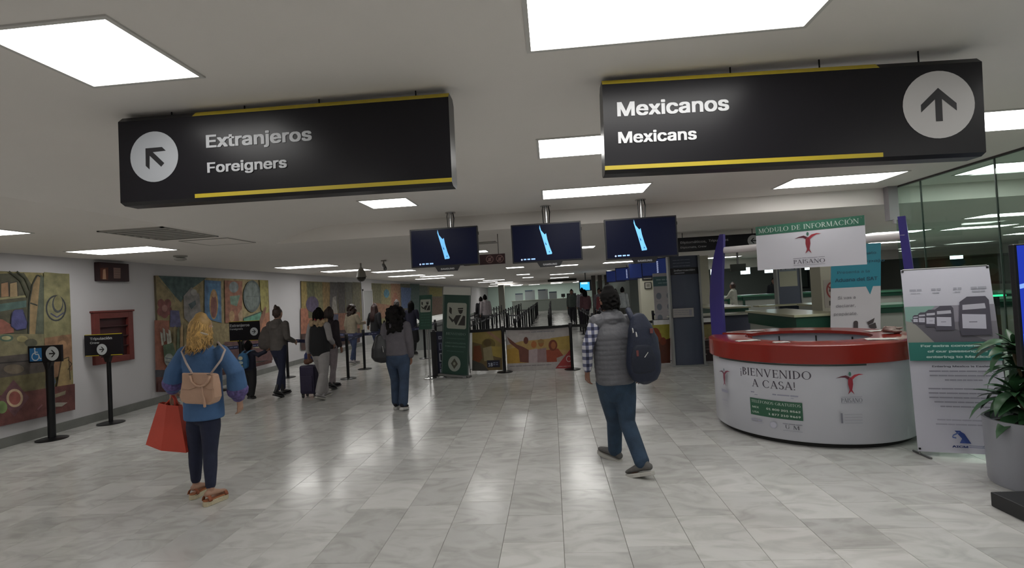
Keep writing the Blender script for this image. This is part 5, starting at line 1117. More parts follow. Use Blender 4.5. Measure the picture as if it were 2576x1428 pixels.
def person(J, label, skin=SK1, vox=.012, group=None, top=None, pants=None, shoes=None, hair=None, sleeves=True, curl=(.5, .5), palms=(None, None), root=None, fingers=True):
    k = J['k']; kh = k*J.get('hk', 1); f, s = J['f'], J['s']
    base = V(((J['anL'].x+J['anR'].x)/2, (J['anL'].y+J['anR'].y)/2, 0))
    t = E('person', label, 'person', base, group=group)
    g = G()
    tp, sd = torso(J, [(-.1, .14, .1), (.05, .16, .11), (.3, .13, .095), (.62, .15, .1), (.85, .14, .075), (.95, .08, .052), (1.02, .052, .05)])
    g.chain(tp, side=sd, n=18)
    g.chain([(J['nk']-V((0, 0, .04*k)), .055*k, .058*k), (J['hd']-V((0, 0, .06*k))-f*.01*k, .05*k, .055*k)], side=s, n=14)
    h = J['hd']; U = V((0, 0, 1)); 
    g.chain([(h-U*.1*kh+f*.035*kh, .035*kh, .035*kh), (h-U*.065*kh+f*.018*kh, .058*kh, .075*kh), (h-U*.02*kh+f*.005*kh, .071*kh, .09*kh), (h+U*.035*kh, .075*kh, .096*kh), (h+U*.08*kh-f*.004*kh, .058*kh, .075*kh), (h+U*.1*kh-f*.004*kh, .03*kh, .04*kh)], side=s, n=18)
    g.chain([(h+U*.012*kh+f*.088*kh, .009*kh, .009*kh), (h-U*.03*kh+f*.108*kh, .015*kh, .013*kh)], side=s, n=8)
    g.chain([(h-U*.062*kh+f*.085*kh-s*.018*kh, .006*kh, .007*kh), (h-U*.062*kh+f*.09*kh, .008*kh, .009*kh), (h-U*.062*kh+f*.085*kh+s*.018*kh, .006*kh, .007*kh)], side=f, n=8)
    for sg in (-1, 1): g.chain([(h-U*.025*kh+s*sg*.074*kh, .012*kh, .02*kh), (h+U*.02*kh+s*sg*.078*kh, .013*kh, .024*kh)], side=s, n=8)
    for S, sg in (('L', -1), ('R', 1)):
        g.chain(limb(J['hp'+S], J['kn'+S], J['an'+S], [(0, .08*k), (.5, .068*k), (.95, .05*k), (1.3, .05*k), (1.7, .036*k), (2, .033*k)]), side=s)
        g.chain(limb(J['sh'+S], J['el'+S], J['wr'+S], [(0, .048*k), (.5, .042*k), (1, .036*k), (1.35, .036*k), (1.75, .028*k), (2, .024*k)]), side=s, n=12)
        d = J['d'+S]; a = J['an'+S]; uf = (s.cross(d)*1).normalized()
        if uf.z < 0: uf = -uf
        r_ = 1 if (shoes or {}).get('m', 1) is None else .55
        g.chain([(a-uf*.04*k*r_-d*.035*k, .028*k*r_, .03*k*r_), (a-uf*.04*k*r_+d*.02*k, .032*k*r_, .032*k*r_), (a-uf*(.058 if r_ == 1 else .045)*k+d*.09*k, .036*k*r_, .018*k*r_), (a-uf*(.062 if r_ == 1 else .05)*k+d*.13*k, .03*k*r_, .013*k*r_)], side=s, n=12)
        if fingers:
            i = 0 if S == 'L' else 1
            dd = (J['wr'+S]-J['el'+S]).normalized(); dd = (dd*.7+V((0, 0, -.3))+f*.1) if dd.z < -.4 else dd
            pn = palms[i] or (s*(-sg)); hand(g, J['wr'+S], dd, pn, k, curl[i], side=(1 if dd.normalized().cross(pn).dot(f) >= 0 else -1))
        else: g.chain([(J['wr'+S], .024*k, .02*k), (J['wr'+S]+(J['wr'+S]-J['el'+S]).normalized()*.1*k, .03*k, .018*k)], side=s, n=8)
    g.build('body', skin, t, remesh=vox, sm=2)
    if vox < .011:
        for sg in (-1, 1):
            e = G(); e.lathe([(.001, -.011*kh), (.008*kh, -.008*kh), (.011*kh, 0), (.008*kh, .008*kh), (.001, .011*kh)], h+U*.012*kh+f*.082*kh+s*sg*.031*kh, 12); e.build('eye', mat('eye_white', 'c8c4bc', .2), t, smooth='all')
    # trousers
    if pants:
        g = G(); pr = pants.get('prof', [(0, .095), (.5, .082), (1, .062), (1.4, .058), (1.9, .05)])
        for S in 'LR': g.chain(limb(J['hp'+S], J['kn'+S], J['an'+S], [(q[0],)+tuple(v*k for v in q[1:]) for q in pr]), side=s, n=16)
        tp, sd = torso(J, pants.get('hip', [(-.16, .135, .11), (-.02, .17, .125), (.12, .16, .12), (.22, .145, .11)]))
        g.chain(tp, side=sd, n=20)
        g.build('trousers', pants['m'], t, remesh=max(vox, .009), sm=3)
    if top:
        g = G(); tp, sd = torso(J, top['prof']); g.chain(tp, side=sd, n=24, p=2.2, flat=True)
        if top.get('sleeve'):
            for S in 'LR': g.chain(limb(J['sh'+S], J['el'+S], J['wr'+S], [(q[0],)+tuple(v*k for v in q[1:]) for q in top.get('sleeve'+S, top['sleeve'])]), side=s, n=14)
        if top.get('extra'): top['extra'](g)
        g.build(top.get('name', 'jacket'), top['m'], t, remesh=max(vox, .009), sm=top.get('sm', 3))
    # shoes
    sh = shoes or {}
    um = sh.get('m', BLACK); so = sh.get('sole', mat('sole_dark', '2a2a2c', .7)); st = sh.get('t', .022)
    if um is not None:
        for S in 'LR':
            d = J['d'+S]; a = J['an'+S]; uf = (s.cross(d)).normalized(); uf = -uf if uf.z < 0 else uf; sd = d.cross(uf)
            B = lambda q, w_, z: a+d*q*k+sd*w_*k-uf*(.085*k)+uf*z*k
            g = G(); z0 = st/k+.01
            g.chain([(B(-.055, 0, z0+.03), .034*k, .032*k), (B(0, 0, z0+.04), .038*k, .04*k), (B(.08, 0, z0+.028), .043*k, .03*k), (B(.15, 0, z0+.014), .04*k, .02*k), (B(.175, 0, z0+.01), .03*k, .015*k)], side=s, n=14)
            g.chain([(B(-.03, 0, z0+.05), .036*k, .04*k), (B(-.015, 0, sh.get('cuff', .1)), .036*k, .042*k)], side=s, n=12)
            o = g.build('shoe', um, t, remesh=max(vox, .008), sm=2)
            out = [(-.085, 0), (-.075, .028), (-.03, .036), (.03, .036), (.09, .046), (.14, .044), (.18, .028), (.195, 0), (.18, -.028), (.14, -.044), (.09, -.046), (.03, -.036), (-.03, -.036), (-.075, -.028)]
            G().prism([B(q, w_*1.12, 0) for q, w_ in out], uf*(st+.004)).build('sole', so, o, bevel=.004)
    # hair
    if hair:
        hs = hair.get('style', 'short'); hm = hair['m']; g = G()
        if hs in ('short', 'bun', 'long', 'curly', 'tied'):
            e = .012 if hs != 'short' else .013
            for (dz, df, rx, ry) in (() if hs == 'curly' else ((0, 0, 0, 0),)):
                g.chain([(h-U*(.06 if hs == 'short' else .05)*kh-f*.045*kh, .05*kh, .04*kh), (h-U*.02*kh-f*.03*kh, (.07+e)*kh, .07*kh), (h+U*.03*kh-f*.016*kh, (.075+e)*kh, .09*kh), (h+U*.07*kh-f*.01*kh, (.068+e)*kh, .09*kh), (h+U*.105*kh-f*.008*kh, .05*kh, .065*kh)], side=s, n=18)
            if hs == 'short':
                for i in range(260):
                    a = rnd.uniform(0, 6.28); z = rnd.uniform(-.07, .115); r = math.sqrt(max(0, 1-(z/.125)**2)); dv = s*math.cos(a)*.083*r*k+f*math.sin(a)*.1*r*k
                    if dv.dot(f) > .035*k and z < .06: continue
                    p = h+dv-f*.014*k+U*z*k; o_ = (dv+U*z*k*.7).normalized(); g.chain([(p-o_*.008*k, .012*k, .012*k), (p+o_*.006*k-U*.008*k, .006*k, .006*k)], n=6)
                g.build('hair', hm, t, remesh=.007, sm=1)
            elif hs == 'bun':
                g.chain([(h+U*.1*kh-f*.04*kh, .03*kh, .03*kh), (h+U*.13*kh-f*.05*kh, .04*kh, .036*kh), (h+U*.16*kh-f*.055*kh, .022*kh, .022*kh)], side=s, n=10)
                for i in range(60):
                    a = rnd.uniform(-2.8, -.3); z = rnd.uniform(-.08, .1); r = math.sqrt(max(0, 1-(z/.13)**2)); p = h+s*math.cos(a)*.082*r*k+f*math.sin(a)*.1*r*k-f*.01*k+U*z*k
                    g.chain([(p, .006*k, .006*k), (p+U*.05*k-(p-h)*.2, .004*k, .004*k)], n=5)
                g.build('hair', hm, t, remesh=.008, sm=1)
            elif hs == 'curly':
                R_ = hair.get('r', .13)
                for i in range(hair.get('n', 170)):
                    a = rnd.uniform(0, 6.28); z = rnd.uniform(-hair.get('drop', .2), .12); r = 1 if z < 0 else math.sqrt(max(0, 1-(z/.14)**2)); dv = s*math.cos(a)*R_*r+f*math.sin(a)*R_*r*.95
                    if dv.dot(f) > .02 and -.13 < z < .06 and abs(dv.dot(s)) < .07: continue
                    q = rnd.uniform(.6, 1.); p = h+(dv*q-f*.03)*k+U*z*k; rr = rnd.uniform(.018, .034)*k
                    g.chain([(p, rr, rr), (p+V((rnd.uniform(-.02, .02), rnd.uniform(-.02, .02), -.03))*k, rr*.7, rr*.7)], n=7)
                g.chain([(h-U*.08*kh-f*.05*kh, .07*kh, .05*kh), (h+U*.0*kh-f*.025*kh, .09*kh, .08*kh), (h+U*.09*kh-f*.01*kh, .065*kh, .075*kh)], side=s, n=12)
                g.build('hair', hm, t, remesh=.01, sm=1)
            else:
                L = hair.get('L', .3); n_ = hair.get('n', 110); g2 = g
                for i in range(n_):
                    a = math.pi*(-.5)+rnd.uniform(-1.9, 1.9); ca, sa = math.cos(a), math.sin(a)
                    ll = L*rnd.uniform(hair.get('lo', .86), 1.1); wv = hair.get('wave', .006); ph = rnd.uniform(0, 6)
                    if hair.get('wisp') and abs(ca) > .7: ll *= rnd.uniform(.8, 1)
                    pts = []
                    rx, ry = hair.get('rx', .09), .104; fl = hair.get('flare', .0)
                    for q in range(12):
                        u_ = q/11
                        if u_ < .45: th = (u_/.45)*math.pi/2; r = math.sin(th); z = .115*math.cos(th)
                        else: r = 1+fl*((u_-.45)/.55)-.28*((u_-.45)/.55)*(1 if hair.get('gather') else .1); z = -(u_-.45)/.55*ll
                        p = h-f*.014*k+(s*ca*rx*r+f*sa*ry*r)*k+U*z*k+(s*math.sin(u_*16+ph)+f*math.cos(u_*14+ph))*wv*k*u_
                        if z < -.12: p -= f*(.03*min(1, (-z-.12)/.1))*k
                        pts.append(p)
                    g2.tube(pts, [(.010+.005*math.sin(q/11*math.pi))*k*hair.get('thin', 1)*(1 if q < 9 else .75-.3*(q-9)) for q in range(12)], 6)
                o = g2.build('hair', hm, t, smooth='all')
    return t
def w3(x, y, Y): return at(x, y, Y=Y)
# ---- woman with blonde hair (nearest on the left)
YA = 4.2; k = .95; J = dict(k=k, f=V((.08, 1, 0)).normalized(), s=V((1, -.08, 0)).normalized())
J.update(hd=w3(508, 826, YA+.0), nk=w3(507, 868, YA), shL=w3(464, 886, YA), shR=w3(556, 882, YA), elL=w3(438, 935, YA-.02), elR=w3(592, 935, YA-.02), wrL=w3(434, 984, YA+.04), wrR=w3(601, 1003, YA+.06),
         hpL=w3(496, 1022, YA), hpR=w3(530, 1020, YA), knL=w3(492, 1135, YA+.06), knR=w3(529, 1138, YA), anL=w3(494, 1232, YA+.1), anR=w3(531, 1248, YA-.06))
for S in 'LR': J['an'+S].z = .135
J['dL'] = V((.02, 1, 0)).normalized(); J['dR'] = V((.3, .95, 0)).normalized()
BLOUSE = cloth('blouse_blue', '40618a', na=.15, ns=7, bump=1, bs=11)
def creases(g):
    for i in range(7):
        x_ = 470+i*15; a, b = w3(x_, 905, YA-.115), w3(x_+rnd.uniform(-4, 4), 1035, YA-.13)
        if 935 < 1018: pass
tA = person(J, 'woman with shoulder-length blonde hair in a loose blue blouse and dark trousers', SK1, .006,
    top=dict(name='blouse', m=BLOUSE, sleeve=[(0, .062), (.5, .068), (1, .076), (1.5, .086), (1.85, .07), (1.92, .045)], prof=[(-.19, .172, .135), (-.05, .172, .135), (.25, .165, .125), (.5, .168, .12), (.7, .172, .115), (.86, .165, .1), (.97, .1, .075)]),
    pants=dict(m=DENIM, prof=[(.3, .083), (.45, .085), (.7, .072), (1, .06), (1.4, .057), (1.75, .047), (1.92, .043)], hip=[(-.16, .12, .1), (-.02, .138, .1), (.06, .1, .08)]), shoes=dict(m=None), hair=dict(style='long', m=HBLD, L=.21, n=300, flare=.1, gather=False, wave=.016, wisp=True, thin=.55, lo=.6, rx=.076))
for S in 'LR':   # platform sandals
    d = J['d'+S]; a = J['an'+S]; sd = d.cross(V((0, 0, 1))); ox = 'sandal'
    out = [(-.07, 0), (-.06, .026), (-.02, .033), (.04, .034), (.085, .04), (.125, .037), (.15, .017), (.15, -.017), (.125, -.037), (.085, -.04), (.04, -.034), (-.02, -.033), (-.06, -.026)]
    bs = V((a.x, a.y, 0))
    o = G().prism([bs+d*q+sd*w_+V((0, 0, .042)) for q, w_ in out], V((0, 0, .01))).build('sandal', mat('sandal_tan', '9a5f3c', .6), tA, bevel=.004)
    G().prism([bs+d*q*1.02+sd*w_*1.05 for q, w_ in out], V((0, 0, .042))).build('platform_sole', mat('espadrille', 'bcb196', .8, bump=.6, bscale=120), o, bevel=.005)
    for q, zz in ((.1, .07), (-.05, .085)): G().rings([[bs+d*(q+e)+sd*(.048*math.cos(b))+V((0, 0, .042+zz*.62*math.sin(b))) for e, in ((0,), (.028,))]+[bs+d*(q+e)+sd*(.044*math.cos(b))+V((0, 0, .042+zz*.57*math.sin(b))) for e, in ((.028,), (0,))] for b in (math.pi*i/12 for i in range(13))]).build('strap', mat('sandal_strap', '8a4a2c', .6), o, smooth='all')
for S in 'LR':
    d = (J['wr'+S]-J['el'+S]).normalized(); p = J['wr'+S]-d*.03
    G().chain([(p-d*.07, .088, .088), (p-d*.03, .082, .082), (p, .058, .058)], side=J['s'], n=18).build('embroidered_cuff', mat('cuff_pink_blue', '5a4f80', .85, noise_amt=.45, nscale=40, bump=.5), tA, smooth='all', remesh=.009)
q = w3(514, 838, YA-.13); G().chain([(q-V((.03, 0, -.008)), .006, .006), (q+V((.0, 0, -.004)), .009, .009), (q+V((.03, 0, -.012)), .005, .005)], n=8).build('hair_clip', mat('clip_pearl', 'b8aa96', .3), tA, smooth='all')
# beige backpack
t = E('backpack', 'beige leather mini backpack with flap and tassel on the blonde woman', 'bag', w3(500, 980, YA-.2))
BEI = mat('leather_beige', 'b08e78', .5, noise_amt=.06, nscale=10, bump=.15, bscale=60); yb = YA-.27
def pxp(pts, Y): return [w3(x, y, Y) for x, y in pts]
shape = [(460, 940), (532, 942), (538, 968), (541, 1000), (536, 1014), (524, 1019), (464, 1016), (453, 1010), (449, 998), (454, 965)]
G().prism(pxp(shape, yb), (0, .1, 0)).build('bag_body', BEI, t, bevel=.02)
G().prism(pxp([(457, 938), (536, 940), (536, 978), (524, 980), (510, 974), (500, 970), (488, 976), (474, 981), (457, 978)], yb-.012), (0, .02, 0)).build('flap', BEI, t, bevel=.006)
G().tube(pxp([(478, 944), (482, 960), (492, 969), (504, 972), (516, 968), (524, 958), (528, 946)], yb-.02), .009, 8).build('top_handle', BEI, t, smooth='all')
G().tube(pxp([(508, 972), (510, 990), (514, 1008)], yb-.025), .005, 6).build('drawstring', BEI, t)
G().chain([(w3(513, 1000, yb-.02), .009, .009), (w3(515, 1022, yb-.02), .012, .009)], n=8).build('tassel', BEI, t)
for x_ in (480, 525): G().lathe([(.012, -.004), (.018, 0), (.012, .004)], w3(x_, 941, yb-.01), 12).build('ring', CHROME, t)
for a_ in ([(474, 868), (457, 884), (468, 912), (484, 940)], [(548, 866), (566, 880), (556, 905), (530, 940)]):
    p_ = [w3(*a_[0], YA-.02)+V((0, 0, .02)), w3(*a_[1], YA-.1), w3(*a_[2], YA-.2), w3(*a_[3], yb+.02)]
    G().tube(p_, .0085, 8).build('shoulder_strap', mat('strap_pale', 'a89a94', .5), t, smooth='all')
# red tote
t = E('tote_bag', 'orange-red tote bag hanging from the blonde woman\'s left hand', 'bag', w3(430, 1070, YA))
RED = cloth('tote_red', 'b5402e', .6, .08, 5, .2, 30); yt = YA+.04
top_ = pxp([(405, 1012), (452, 1019)], yt); bot = pxp([(382, 1112), (481, 1132)], yt); rs = []
for k_ in range(6):
    q = k_/5; a, b = top_[0].lerp(bot[0], q), top_[1].lerp(bot[1], q); dth = .035+.07*q
    rs.append([a+V((0, -dth*.6, 0)), a.lerp(b, .5)+V((0, -dth*(1.1), 0)), b+V((0, -dth*.6, 0)), b+V((0, dth*.6, 0)), a.lerp(b, .5)+V((0, dth, 0)), a+V((0, dth*.6, 0))])
g = G(); n6 = 6; vs = [p for r in rs for p in r]; g.add(vs, [(i*6+j, i*6+(j+1) % 6, (i+1)*6+(j+1) % 6, (i+1)*6+j) for i in range(5) for j in range(6)]+[tuple(30+j for j in range(6))])
o = g.build('bag_body', RED, t, smooth=False); sm_ = o.modifiers.new('solid', 'SOLIDIFY'); sm_.thickness = .004
G().prism([p+V((0, 0, -.015)) for p in rs[0]], (0, 0, -.01)).build('dark_opening', mat('tote_inside', '1c0f0e', .9), t)
hw = J['wrL']+V((0, 0, -.07))
for dy in (-.02, .022): G().tube([top_[0].lerp(top_[1], .2)+V((0, dy, -.03)), hw+V((-.02, dy*.4, .0)), hw+V((.0, dy*.4, .035)), hw+V((.022, dy*.4, .0)), top_[0].lerp(top_[1], .85)+V((0, dy, -.03))], .008, 6).build('handle', RED, t, smooth='all')
# ---- man in vest
YB = 4.72; rz = math.radians(28); J = dict(k=1.02, f=V((-math.sin(rz), math.cos(rz), 0)), s=V((math.cos(rz), math.sin(rz), 0)))
J.update(hd=w3(1531, 757, YB+.02), nk=w3(1538, 795, YB), shL=w3(1498, 812, YB-.04), shR=w3(1584, 812, YB+.04), elL=w3(1478, 872, YB-.08), elR=w3(1606, 868, YB+.02), wrL=w3(1478, 928, YB-.02), wrR=w3(1612, 925, YB+.12),
         hpL=w3(1527, 958, YB+.0), hpR=w3(1570, 958, YB+.02), knL=w3(1546, 1060, YB+.17), knR=w3(1578, 1062, YB-.02), anL=w3(1547, 1136, YB+.25), anR=w3(1618, 1170, YB-.24))
ft = math.radians(48); J['dL'] = V((-math.sin(ft), math.cos(ft), .22)).normalized(); J['dR'] = V((-math.sin(ft)*.95, math.cos(ft)*.85, -.28)).normalized()
def plaid():
    m = bpy.data.materials.new('plaid_shirt'); m.use_nodes = True; nt = m.node_tree; b = nt.nodes['Principled BSDF']; N = nt.nodes.new; L = nt.links.new
    tc = N('ShaderNodeTexCoord'); sp = N('ShaderNodeSeparateXYZ'); L(tc.outputs['Object'], sp.inputs[0]); ou = []
    for ax, fr in ((0, 17.), (2, 15.)):
        mu = N('ShaderNodeMath'); mu.operation = 'MULTIPLY'; mu.inputs[1].default_value = fr; L(sp.outputs[ax], mu.inputs[0])
        f_ = N('ShaderNodeMath'); f_.operation = 'PINGPONG'; f_.inputs[1].default_value = .5; L(mu.outputs[0], f_.inputs[0])
        g_ = N('ShaderNodeMath'); g_.operation = 'GREATER_THAN'; g_.inputs[1].default_value = .27; L(f_.outputs[0], g_.inputs[0]); ou.append(g_)
    ad = N('ShaderNodeMath'); ad.operation = 'ADD'; L(ou[0].outputs[0], ad.inputs[0]); L(ou[1].outputs[0], ad.inputs[1])
    hf = N('ShaderNodeMath'); hf.operation = 'MULTIPLY'; hf.inputs[1].default_value = .5; L(ad.outputs[0], hf.inputs[0])
    cr = N('ShaderNodeValToRGB'); cr.color_ramp.elements[0].color = (*H('b9b8c0'), 1); cr.color_ramp.elements[1].color = (*H('23263c'), 1); k = cr.color_ramp.elements.new(.5); k.color = (*H('5c5f78'), 1)
    L(hf.outputs[0], cr.inputs[0]); L(cr.outputs[0], b.inputs['Base Color']); b.inputs['Roughness'].default_value = .85; return m
PLAID = plaid()
vp = []
for i in range(80):
    q = i/79; t_q = -.02+q*.92; r = 1+.026*abs(math.sin(q*math.pi*12.5))**.7-.01*(1 if q < .85 else .3)
    wx = .172+.012*math.sin(q*math.pi) if q < .75 else .184-.03*(q-.75)/.25; wy = .132-.012*q if q < .8 else .122-.05*(q-.8)/.2
    vp.append((t_q, wx*r, wy*r))
vp.append((.97, .125, .088))
tB = person(J, 'man walking in a grey quilted vest over a checked shirt, with jeans', SK2, .006,
    top=dict(name='shirt', m=PLAID, sleeve=[(0, .062), (.5, .058), (1, .052), (1.5, .048), (1.85, .044), (1.98, .04)], prof=[(.1, .12, .08), (.4, .12, .08), (.75, .12, .075), (.9, .07, .06), (1.03, .066, .064)]),
    pants=dict(m=JEAN2, prof=[(0, .105), (.4, .098), (.8, .08), (1, .073), (1.4, .07), (1.8, .066), (1.93, .066)], hip=[(-.16, .14, .12), (-.02, .168, .13), (.05, .15, .11), (.12, .13, .09)]),
    shoes=dict(m=mat('sneaker_grey', '555352', .8, noise_amt=.1, nscale=30), sole=SOLEW, t=.03, cuff=.085), hair=dict(style='short', m=HBLK))
g = G(); tp, sd = torso(J, vp); g.chain(tp, side=sd, n=28, p=2.3, flat=True)
g.chain([(J['nk']-V((0, 0, .05)), .1, .085), (J['nk']+V((0, 0, .0))-J['f']*.005, .075, .075), (J['nk']+V((0, 0, .03))-J['f']*.005, .068, .07)], side=J['s'], n=18)
for S in 'LR': g.chain([(J['sh'+S].lerp(J['nk'], .3), .06, .07), (J['sh'+S], .07, .075)], side=J['f'], n=14)
g.build('quilted_vest', mat('vest_grey', '57575c', .55, noise_amt=.12, nscale=12, bump=.8, bscale=16), tB, remesh=.006, sm=0)
t = E('backpack', 'navy blue backpack slung on the right shoulder of the man in the vest', 'bag', w3(1615, 870, YB-.25))
NVY = cloth('backpack_navy', '161e33', .7, .15, 10, .4, 40); yb = YB-.14
pts = [(1606, 800, .07, .05), (1610, 822, .105, .08), (1615, 850, .125, .1), (1618, 885, .145, .115), (1619, 915, .15, .12), (1621, 936, .14, .11)]
G().chain([(w3(a, b, yb), r1, r2) for a, b, r1, r2 in pts], side=V((1, .2, 0)), n=28, p=2.6).build('bag_body', NVY, t, remesh=.01, sm=3)
G().chain([(w3(a, b, yb-.09), r1, r2) for a, b, r1, r2 in [(1617, 872, .09, .03), (1619, 900, .115, .045), (1621, 930, .11, .04)]], side=V((1, .2, 0)), n=22, p=2.6).build('front_pocket', cloth('backpack_navy2', '131a2b', .75), t, remesh=.01, sm=2)
G().tube([w3(1580, 786, YB-.03)+V((0, 0, .03)), w3(1590, 800, YB-.12), w3(1600, 830, YB-.14), w3(1600, 870, YB-.1)], .026, 10).build('shoulder_strap', NVY, t, smooth='all')
G().tube([w3(1600, 800, YB-.1), w3(1628, 815, YB-.06), w3(1650, 850, YB-.04), w3(1656, 900, YB-.04)], .02, 10).build('side_strap', cloth('strap_teal', '23394c', .7), t, smooth='all')
for x_, y_ in ((1591, 826), (1600, 836)): G().chain([(w3(x_, y_, yb-.12), .006, .006), (w3(x_+2, y_+10, yb-.13), .009, .005)], n=8).build('zip_pull', CHROME, t)
G().obox(w3(1602, 896, yb-.15), (.018, 0, 0), (0, 0, .05), (0, .02, 0)).build('red_tab', mat('tab_red', '6a3838', .6), t)
G().chain([(w3(1622, 898, yb-.145), .005, .005), (w3(1630, 886, yb-.145), .005, .005)], n=8).build('zip_pull', CHROME, t)
G().obox(w3(1636, 838, yb-.1), (.025, .005, 0), (0, 0, .04), (0, .02, 0)).build('red_tab', mat('tab_red', '6a3838', .6), t)
# ---- others
JK = [(-.08, .18, .14), (.2, .165, .125), (.5, .17, .122), (.75, .175, .118), (.88, .165, .1), (.98, .09, .075)]
SL = [(0, .066), (.5, .062), (1, .056), (1.5, .05), (1.9, .044)]
SLIM = [(0, .092), (.5, .078), (1, .058), (1.4, .055), (1.9, .042)]
# child
J = std(-5.6, 8.9, 1.03, math.radians(-6), arms=(None, ((.12, .05, -.08), (.34, .1, .02))), stride=.07, hipw=.1, shw=.17); J['hd'].z -= .01; J['hk'] = 1.35
tC = person(J, 'small child in dark clothes raising the right arm, behind the Extranjeros post', SK2, .008,
    top=dict(m=cloth('child_jacket', '16182a'), sleeve=[(0, .085), (1, .08), (1.9, .07)], prof=[(-.05, .2, .16), (.3, .2, .155), (.7, .2, .14), (.9, .17, .12), (1.0, .09, .08)]),
    pants=dict(m=BLKC, prof=[(0, .12), (1, .1), (1.9, .085)]), shoes=dict(m=BLACK), hair=dict(style='short', m=HBLK))
t = E('backpack', 'light blue child\'s backpack with pale prints on the small child', 'bag', (-5.6, 8.75, .6))
c = (J['nk']+J['hpL']+J['hpR'])/3; o_ = -J['f']; cb = (J['hpL']+J['hpR']).lerp(J['nk']*2, .5)/2+o_*.15
G().chain([(cb-V((0, 0, .1)), .1, .05), (cb, .11, .06), (cb+V((0, 0, .11)), .085, .045)], side=J['s'], n=18, p=2.6).build('bag_body', cloth('kid_bag_blue', '2f5a80'), t, remesh=.009)
P = Print(cb+o_*.066-J['s']*.0, J['s'], (0, 0, 1)); P.el(0, .06, .045, .035, 'a9a48c', 18).el(0, -.02, .05, .03, '93a0a0', 18).el(-.022, -.085, .022, .02, 'a8a452', 12).el(.024, -.085, .022, .02, 'a8a452', 12); P.build('pale_patches', parent=t)
for sg in (-1, 1): G().tube([cb+V((0, 0, .12))+J['s']*sg*.05, J['nk']+J['s']*sg*.06-J['f']*.05+V((0, 0, .0)), J['nk']+J['s']*sg*.075+V((0, 0, .005))+J['f']*.05], .012, 8).build('shoulder_strap', mat('kid_strap', '5a84a8', .6), t, smooth='all')
# woman with bun and grey hoodie
J = std(-5.08, 9.0, 1.64, math.radians(-12), arms=(((.03, 0, -.27), (-.0, .18, -.46)), ((.05, -.02, -.27), (.0, .22, -.36))), stride=.16, hipw=.075)
GH = cloth('hoodie_grey', '56514e', .9, .15, 10)
def hood(g): g.chain([(J['nk']-V((0, 0, .03))-J['f']*.06, .12, .06), (J['nk']-V((0, 0, .11))-J['f']*.09, .1, .05)], side=J['s'], n=14)
person(J, 'woman with a hair bun, grey hoodie and slim dark trousers, walking beside the child', SK1, .008, top=dict(m=GH, prof=[(-.02, .16, .125), (.25, .15, .12), (.5, .16, .12), (.75, .175, .118), (.88, .165, .1), (.98, .09, .075)], sleeve=SL, extra=hood), pants=dict(m=DENIM, prof=SLIM),
    shoes=dict(m=BLACK, cuff=.2), hair=dict(style='bun', m=HBRN))
t = E('shoulder_bag', 'large taupe bag at the left side of the woman with the bun', 'bag', (-5.4, 8.9, .9))
c = J['hpL']-J['s']*.16+V((0, 0, .22)); TP = cloth('bag_taupe', '4d4744')
G().chain([(c-V((0, 0, .14)), .17, .1), (c, .165, .1), (c+V((0, 0, .16)), .1, .07)], side=(J['s']+J['f']*.3), n=22, p=2.8).build('bag_body', TP, t, remesh=.012, sm=2)
G().tube([c+V((0, 0, .14))-J['s']*.05, J['shL']+V((0, 0, .05)), c+V((0, 0, .14))+J['s']*.08], .014, 8).build('strap', TP, t, smooth='all')
# woman in pale trousers with fur collar
J = std(-4.1, 8.6, 1.58, math.radians(-14), arms=(((.06, -.03, -.27), (.09, .0, -.52)), ((.04, .02, -.26), (-.03, .2, -.36))), stride=.17, hipw=.085)
E_J = J; PG = cloth('pale_grey_knit', '8f8b8c', .9, .08)
def fur(g):
    for i in range(60):
        a = rnd.uniform(0, 6.28); p = J['nk']+J['s']*math.cos(a)*.14+J['f']*math.sin(a)*.12+V((0, 0, rnd.uniform(-.05, .04))); g.chain([(p, .03, .03), (p+V((0, 0, -.02)), .024, .024)], n=7)
tE = person(J, 'woman in a black quilted coat with patterned fur collar and pale grey trousers', SK2, .008, top=dict(name='sweatshirt', m=PG, prof=[(.0, .15, .11), (.5, .14, .1), (.85, .15, .09), (.98, .08, .07)], sleeve=SL),
    pants=dict(m=PG, prof=[(0, .105), (.5, .1), (1, .085), (1.5, .085), (1.9, .08)]), shoes=dict(m=mat('shoe_pale', '9a9698', .7), sole=SOLEW), hair=dict(style='tied', m=HBLK, L=.1, n=60))
g = G(); tp, sd = torso(J, [(.02, .2, .15), (.25, .195, .15), (.5, .19, .14), (.75, .185, .13), (.92, .15, .1)]); g.chain(tp, side=sd, n=24, p=2.2)
g.build('black_coat', BLKC, tE, remesh=.012, sm=2); g = G(); fur(g); g.build('fur_collar', mat('fur_pattern', '9a8468', .9, noise_amt=.55, nscale=16, bump=.8, bscale=60), tE, remesh=.011, sm=1)
g = G(); g.chain([(J['nk']-J['s']*.07+V((0, 0, .05)), .03, .03), (J['nk']-J['f']*.08+V((0, 0, .05)), .035, .035), (J['nk']+J['s']*.07+V((0, 0, .05)), .03, .03)], side=(0, 0, 1), n=10); g.build('red_scarf', mat('scarf_red', '8c2f34', .8), tE, smooth='all')
